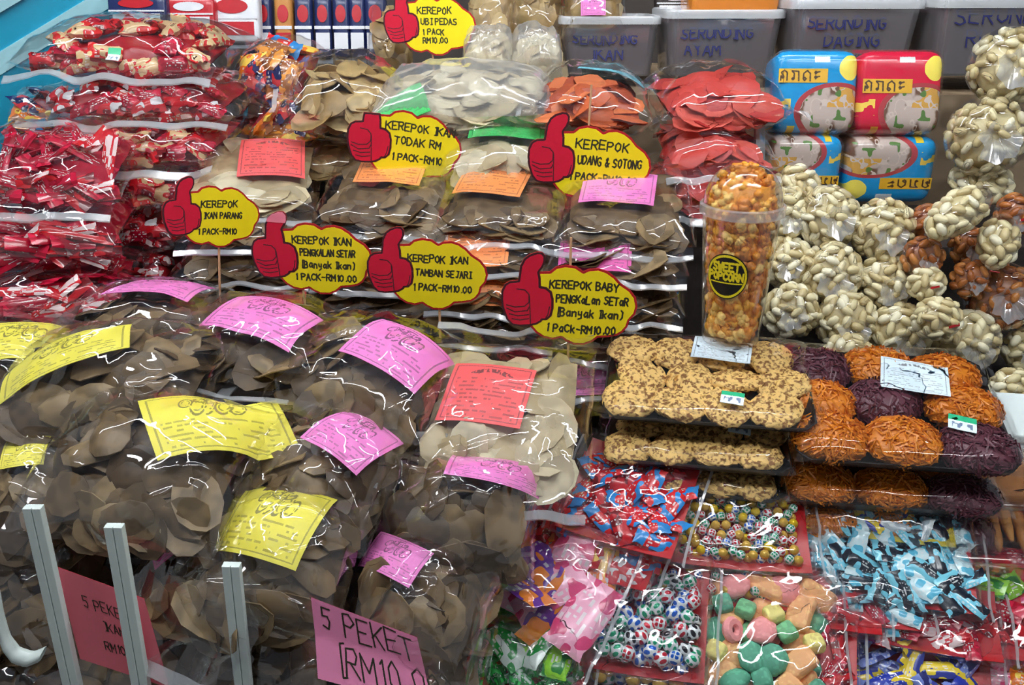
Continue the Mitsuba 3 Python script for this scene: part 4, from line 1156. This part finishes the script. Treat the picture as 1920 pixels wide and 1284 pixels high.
noodle_tray('tray of orange and purple noodle snack with a white label, topmost of its stack', 1672, 762, 1.11, 390, .235, (-8, 16, 0), tag=(1713, 712), sticker=(1800, 806), seed=1)
noodle_tray('tray of orange and purple noodle snack second in its stack', 1650, 868, 1.10, 380, .19, (-8, 10, 0), seed=2)
noodle_tray('tray of dark noodle snack lowest in its stack, sticker at its front edge', 1652, 935, 1.09, 350, .18, (-5, 10, 0), sticker=(1752, 946), seed=3)

# ---------------------------------------------------------------- candy
W = lambda ks, l=.030, w=.015, h=.009: [packet(l, w, h, k) for k in ks]
candy_pack('flat pack of red candies in blue and red wrappers, right of the upright cracker bag', (1180, 928, 1.03), 220, .155, (-24, 22, 4), W((0, 0, 15, 0), .048, .028, .009), 44)
candy_pack('flat pack of red wrapped candies under the blue and red one', (1140, 1008, 1.0), 200, .12, (-26, 20, 4), W((0, 15, 0, 17), .044, .024, .009), 20, layers=1)
candy_pack('flat pack of mixed green, gold and blue foil candies in the middle of the candy', (1385, 975, 1.02), 250, .14, (-8, 24, 0), BEADS, 190, h=.026, layers=2, piece='foil_candy')
candy_pack('flat pack of mixed foil candies under the green and gold one', (1350, 1062, .985), 290, .11, (-8, 18, 0), BEADS, 80, h=.028, layers=2, piece='foil_candy')
candy_pack('flat pack of light blue and black wrapped candies', (1668, 1018, 1.0), 285, .17, (-14, 26, 0), W((2, 2, 3, 4), .050, .024, .009), 84, layers=2, cover=.92)
candy_pack('flat pack of white and blue wrapped candies under the light blue one', (1590, 1095, .965), 250, .11, (-14, 18, 0), W((3, 2, 4, 21), .046, .017, .008), 30, layers=2)
candy_pack('flat pack of candies with a yellow card, behind the light blue candy pack', (1640, 948, 1.045), 270, .10, (-14, 24, 0), W((13, 21), .04, .016, .008), 14, layers=1, card='yellow_card')
candy_pack('pack of pink, orange and purple toothed candy sachets', (1048, 1092, .94), 205, .145, (-30, 28, 4), W((8, 7, 10, 9, 9, 9), .10, .055, .014), 9, h=.036, layers=3, card=None, piece='sachet')
candy_pack('pack of lime green and orange candy sachets under the pink and purple one', (1010, 1190, .905), 190, .10, (-26, 24, 0), W((10, 10, 8, 5), .06, .034, .012), 12, h=.03, layers=2, card=None, piece='sachet')
candy_pack('pack of silver football candy balls with blue, green and red patches', (1212, 1150, .92), 225, .15, (-12, 28, 0), BALLS[:3] + BALLS[:4], 88, h=.036, layers=2, piece='candy_ball', tilt=60)
candy_pack('pack of gold candy balls under the football ones', (1205, 1228, .895), 215, .09, (-12, 18, 0), [BALLS[4]], 22, h=.024, layers=1, piece='candy_ball', tilt=60, card=None)
candy_pack('pack of silver football candy balls at the bottom edge', (1200, 1278, .875), 225, .10, (-12, 18, 0), BALLS[:4], 30, h=.026, layers=1, piece='candy_ball', tilt=60)
GUM = [gummy('slab', 'gummy_orange'), gummy('slab', 'gummy_orange'), gummy('ring', 'gummy_pink'), gummy('cube', 'gummy_yellow'), gummy('cube', 'gummy_green'), gummy('heart', 'gummy_pink'), gummy('slab', 'gummy_orange'), gummy('heart', 'gummy_jade'), gummy('cube', 'gummy_jade')]
candy_pack('pack of sugared orange, green and pink gummies', (1438, 1190, .90), 245, .175, (-10, 30, 0), GUM, 40, h=.036, layers=2, piece='gummy', tilt=20)
candy_pack('pack of sugared gummies at the bottom edge under the other gummies', (1430, 1296, .86), 250, .10, (-10, 18, 0), GUM, 26, h=.028, layers=1, piece='gummy', tilt=20)
candy_pack('pack of green wrapped candies with white ends at the bottom edge', (975, 1262, .875), 240, .13, (-14, 26, 0), W((5, 6, 6, 5), .026, .014, .010), 70, layers=2)
candy_pack('pack of blue and yellow wrapped bars in the lower right corner', (1712, 1245, .885), 270, .17, (-16, 28, 0), W((12, 12, 11, 13, 12), .055, .022, .009), 36, layers=2)
candy_pack('flat red pack of wrapped candies between the light blue and the blue and yellow packs', (1725, 1150, .93), 270, .10, (-16, 20, 0), W((20, 1, 15), .05, .02, .008), 18, layers=1)
candy_pack('red pack of candies between the gummies and the light blue pack', (1535, 1120, .945), 220, .08, (-16, 18, 0), W((15, 1, 20), .04, .018, .008), 10, layers=1)
candy_pack('red pack of candies at the right edge with a lime green packet', (1862, 1120, .95), 180, .16, (-14, 24, 0), W((20, 15, 15, 10), .05, .03, .008), 12, layers=1)
candy_pack('pack of lime green and pink wrapped candies cut by the right edge', (1935, 1128, .955), 110, .12, (-14, 26, 0), W((10, 9, 10), .04, .026, .012), 12, layers=2)
candy_pack('pack of pink and yellow round candies in the lower right corner', (1900, 1262, .88), 120, .13, (-14, 26, 0), W((9, 8, 1), .036, .028, .014), 14, layers=2)
candy_pack('red pack of candies at the bottom edge between gummies and blue bars', (1560, 1240, .87), 90, .16, (-16, 22, 0), W((15, 20), .04, .018, .008), 8, layers=1)
candy_pack('dark red candy pack under the upright cracker bag', (1065, 985, 1.02), 160, .12, (-20, 16, 0), W((15, 15), .05, .024, .008), 10, layers=1)

# ---------------------------------------------------------------- clear box of brown snack sticks, white foam box
key = thing('snack_box', 'clear plastic box of brown snack sticks at the right edge', 'plastic box')
Mx = frame(at(1898, 965, 1.04), -6, 22, 0)
sh = rect(-.085, -.075, .085, .075).buffer(.016, quad_segs=4)
add(key, 'box', loft(sh, [(-.03, 0), (-.03, .9), (.02, 1.0), (.02, 1.06), (.024, 1.06), (.03, .97), (.03, 0)], 56), 'cup_plastic', Mx, 40)
r = np.random.default_rng(3)
for i in range(8):
    v0, f0 = ellipsoid(.0085, .058, .009, 10, 8)
    v0 = v0 * (1 + .25 * (meshkit.noise(v0 * 70 + i * 3, 2) - .5))[:, None]
    add(key, 'snack_stick', (v0, f0), ('stick_brown', 'stick_tan')[i % 2], Mx @ TR([-.062 + .0175 * i, r.normal(0, .003), -.004 + r.normal(0, .003)]) @ R('z', r.normal(0, 4)), True)
key = thing('snack_box', 'clear plastic box behind the box of snack sticks at the right edge', 'plastic box')
Mx = frame(at(1890, 882, 1.10), -6, 14, 0)
add(key, 'box', loft(sh, [(-.03, 0), (-.03, .9), (.02, 1.0), (.02, 1.06), (.024, 1.06), (.03, .97), (.03, 0)], 56), 'cup_plastic', Mx, 40)
vv, ff = rounded_box(.15, .13, .03, .01, 3)
add(key, 'snack', (vv * (1 + .1 * (meshkit.noise(vv * 90, 3) - .5))[:, None], ff), 'stick_brown', Mx, True, kind='stuff')
key = thing('foam_box', 'white foam box corner at the right edge beside the noodle snack trays', 'foam box')
vv, ff = rounded_box(.16, .12, .06, .006, 3)
add(key, 'body', (vv, ff), 'foam_white', frame(at(1935, 825, 1.16), -8, 4, 0), 40)
vv, ff = rounded_box(.165, .125, .016, .005, 3)
add(key, 'lid', (vv, ff), 'foam_white', frame(at(1935, 825, 1.16), -8, 4, 0) @ TR([0, 0, .036]), 40)

# ---------------------------------------------------------------- price signs
thumb_sign('price sign reading KEREPOK BABY PENGKALAN SETAR, nearest to the rice crackers', (1068, 560, 1.20), 255, [('KEREPOK BABY', 560, 430, 84, .84), ('PENGKaLan SETaR', 628, 590, 84, .70), ('(Banyak Ikan)', 635, 740, 84, .82), ('1 PaCk-RM10.00', 530, 915, 84, .80)],
           spin=0, stick=(.0, .088, -.10), seed=1)
thumb_sign('price sign reading KEREPOK IKAN TAMBAN SEJARI, in the middle', (802, 503, 1.27), 225, [('KEREPOK IKAN', 540, 460, 84, .86), ('TAMBAN SEJARI', 628, 640, 80, .76), ('1 PACK-RM10.00', 590, 820, 80, .80)], spin=0, stick=(.015, .03, -.11), seed=2)
thumb_sign('price sign reading KEREPOK IKAN PENGKALAN SETAR with a pale pink piece on its thumb', (586, 474, 1.28), 225, [('KEREPOK IKAN', 550, 430, 84, .84), ('PENGKALAN SETAR', 628, 580, 80, .63), ('(Banyak Ikan)', 628, 730, 80, .78), ('1 PACK-RM10.00', 540, 880, 78, .86)],
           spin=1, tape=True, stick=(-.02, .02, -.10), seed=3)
thumb_sign('narrow turned price sign at the left, in front of the leftmost stack', (398, 397, 1.32), 190, [('KEREPOK', 600, 480, 90, .98), ('IKAN PARANG', 630, 640, 84, .76), ('1 PACK-RM10', 540, 860, 80, .84)], yaw=42, spin=-6, stick=(.01, .02, -.15), seed=4)
thumb_sign('price sign reading KEREPOK UDANG & SOTONG, half behind the pink-labelled bag', (1106, 297, 1.47), 232, [('KEREPOK', 600, 440, 100, 1.0), ('UDANG & SOTONG', 630, 620, 96, .66), ('1 PACK-RM10.00', 540, 800, 80, .9)], spin=-2, stick=(-.005, .115, -.06), seed=5)
thumb_sign('tilted price sign behind the orange-labelled bag, thumb hidden', (760, 264, 1.54), 215, [('KEREPOK IKAN', 520, 420, 92, .95), ('TODAK RM', 635, 600, 92, .95), ('1 PACK-RM10', 610, 790, 84, .88)], spin=-6, yaw=10, stick=(.0, .02, -.08), seed=6, thumb=False)
thumb_sign('topmost price sign at the upper edge, before the dark blue biscuit packets', (806, 40, 1.90), 172, [('KEREPOK', 590, 440, 96, .9), ('UBI PEDAS', 632, 600, 90, .86), ('1 PACK', 640, 750, 84, .9), ('RM10.00', 640, 870, 80, .9)], spin=3, stick=(.0, .02, -.12), seed=7)

# ---------------------------------------------------------------- white uprights of the front rack, pink cards
key = thing('white_rack', 'white plastic rack with three uprights at the lower left, before the cracker bags', 'rack')
for (u0, v0, u1, v1) in ((62, 950, 138, 1290), (214, 985, 266, 1290), (434, 1058, 458, 1290)):
    Yr = .80
    a, b = at(u0, v0, Yr), at(u1, v1, Yr)
    b = b + (b - a) * .5
    g, q = .0085, .0024
    sec = unary_union([rect(-g, -.004, -.0012, .004), rect(.0012, -.004, g, .004), rect(-g, -.0012, g, .004)]).buffer(.0008)
    v, f = plate(sec, 0, np.linalg.norm(a - b))
    add(key, 'upright', (v, f), 'white_plastic', TR(b) @ along(a - b, [1, 0, 0]), label='white plastic upright with a groove')
lo = at(260, 1284, .80)
add(key, 'rail', bar([-.60, .80, lo[2] - .10], [-.26, .80, lo[2] - .10], .018), 'white_plastic')
key = thing('plastic_hook', 'curved white plastic hook in the lower left corner', 'hook')
pts = np.array([at(*p, .79) for p in ((-8, 1120), (0, 1165), (12, 1205), (30, 1228), (55, 1236), (80, 1226))])
path = np.array([np.interp(np.linspace(0, 5, 18), range(6), pts[:, k]) for k in range(3)]).T
ring = [(path[i] + .009 * (np.cos(t) * np.array([0.4, 0, .9]) + np.sin(t) * np.array([0, 1, 0]))) for i in range(18) for t in np.linspace(0, 2 * np.pi, 9)]
add(key, 'hook', (np.array(ring), gridfaces(18, 9)), 'white_plastic', None, 50)


def card(label, corners, Y, mat, lines, fold=0, name='price_card'):
    """A bent paper card: its left, right, top and bottom measured at distance Y."""
    p = [at(u, v, y) for (u, v), y in zip(corners, Y)]
    u, v = np.meshgrid(np.linspace(0, 1, 13), np.linspace(0, 1, 13), indexing='ij')
    P = (p[0][None, None] * ((1 - u) * (1 - v))[..., None] + p[1] * (u * (1 - v))[..., None] + p[2] * (u * v)[..., None] + p[3] * ((1 - u) * v)[..., None])
    e1, e2 = p[1] - p[0], p[3] - p[0]
    n = np.cross(e2, e1)
    n /= np.linalg.norm(n)
    bend = fold * (1 - np.abs(v - .5) * 2)
    P = P + bend[..., None] * n
    key = thing(name, label, 'price card')
    m = 169
    add(key, 'card', (np.vstack([P.reshape(-1, 3), P.reshape(-1, 3) - n * .0007]), np.vstack([gridfaces(13, 13, True), gridfaces(13, 13) + m])), mat, None, 30)
    for i, (text, x, y, hg, pen) in enumerate(lines):
        g, ln = writing(text, hg, pen, seed=31 + i, wobble=.3, squeeze=.62)
        vv, ff = plate(g, 0, .0004)
        vv, ff = trimesh.remesh.subdivide_to_size(vv, ff, .012)
        W1, H1 = np.linalg.norm(e1), np.linalg.norm(e2)
        a, b = x + vv[:, 0] / W1, y - vv[:, 1] / H1
        Q = p[0] * ((1 - a) * (1 - b))[:, None] + p[1] * (a * (1 - b))[:, None] + p[2] * (a * b)[:, None] + p[3] * ((1 - a) * b)[:, None] + (fold * (1 - np.abs(b - .5) * 2))[:, None] * n + np.outer(vv[:, 2] + .0003, n)
        add(key, 'lettering', (Q, ff), 'marker_black')


card('bent pink card reading 5 PEKET RM10.00 at the bottom edge', [(583, 1120), (782, 1195), (812, 1330), (596, 1272)], (.80, .80, .775, .775), 'card_pink', [('5', .08, .34, .024, .0009), ('PEKET', .28, .40, .030, .0009), ('(RM10.00)', .18, .88, .032, .0009)], fold=-.008)
card('rose pink card with writing behind the white uprights', [(105, 1062), (270, 1122), (318, 1290), (150, 1235)], (.815, .815, .81, .81), 'card_rose', [('5 PEKET', .22, .34, .014, .0004), ('IKAN', .40, .55, .012, .0004), ('RM10.00', .35, .78, .012, .0004)], fold=.0)

# ---------------------------------------------------------------- grey posts of the shelf behind
for (u, v0, v1, Y, lab) in ((1424, 182, 400, 1.60, 'grey shelf post left of the noodle packs'), (1229, 560, 645, 1.42, 'short grey shelf post left of the popcorn cup')):
    key = thing('shelf_post', lab, 'post')
    add(key, 'post', bar(at(u, v0, Y), at(u, v1, Y), 17 * px(v0, Y)), 'grey_plastic')
    add(key, 'foot', bar(at(u, v1, Y) + [-.014, 0, 0], at(u, v1, Y) + [.014, 0, 0], .02), 'grey_plastic')
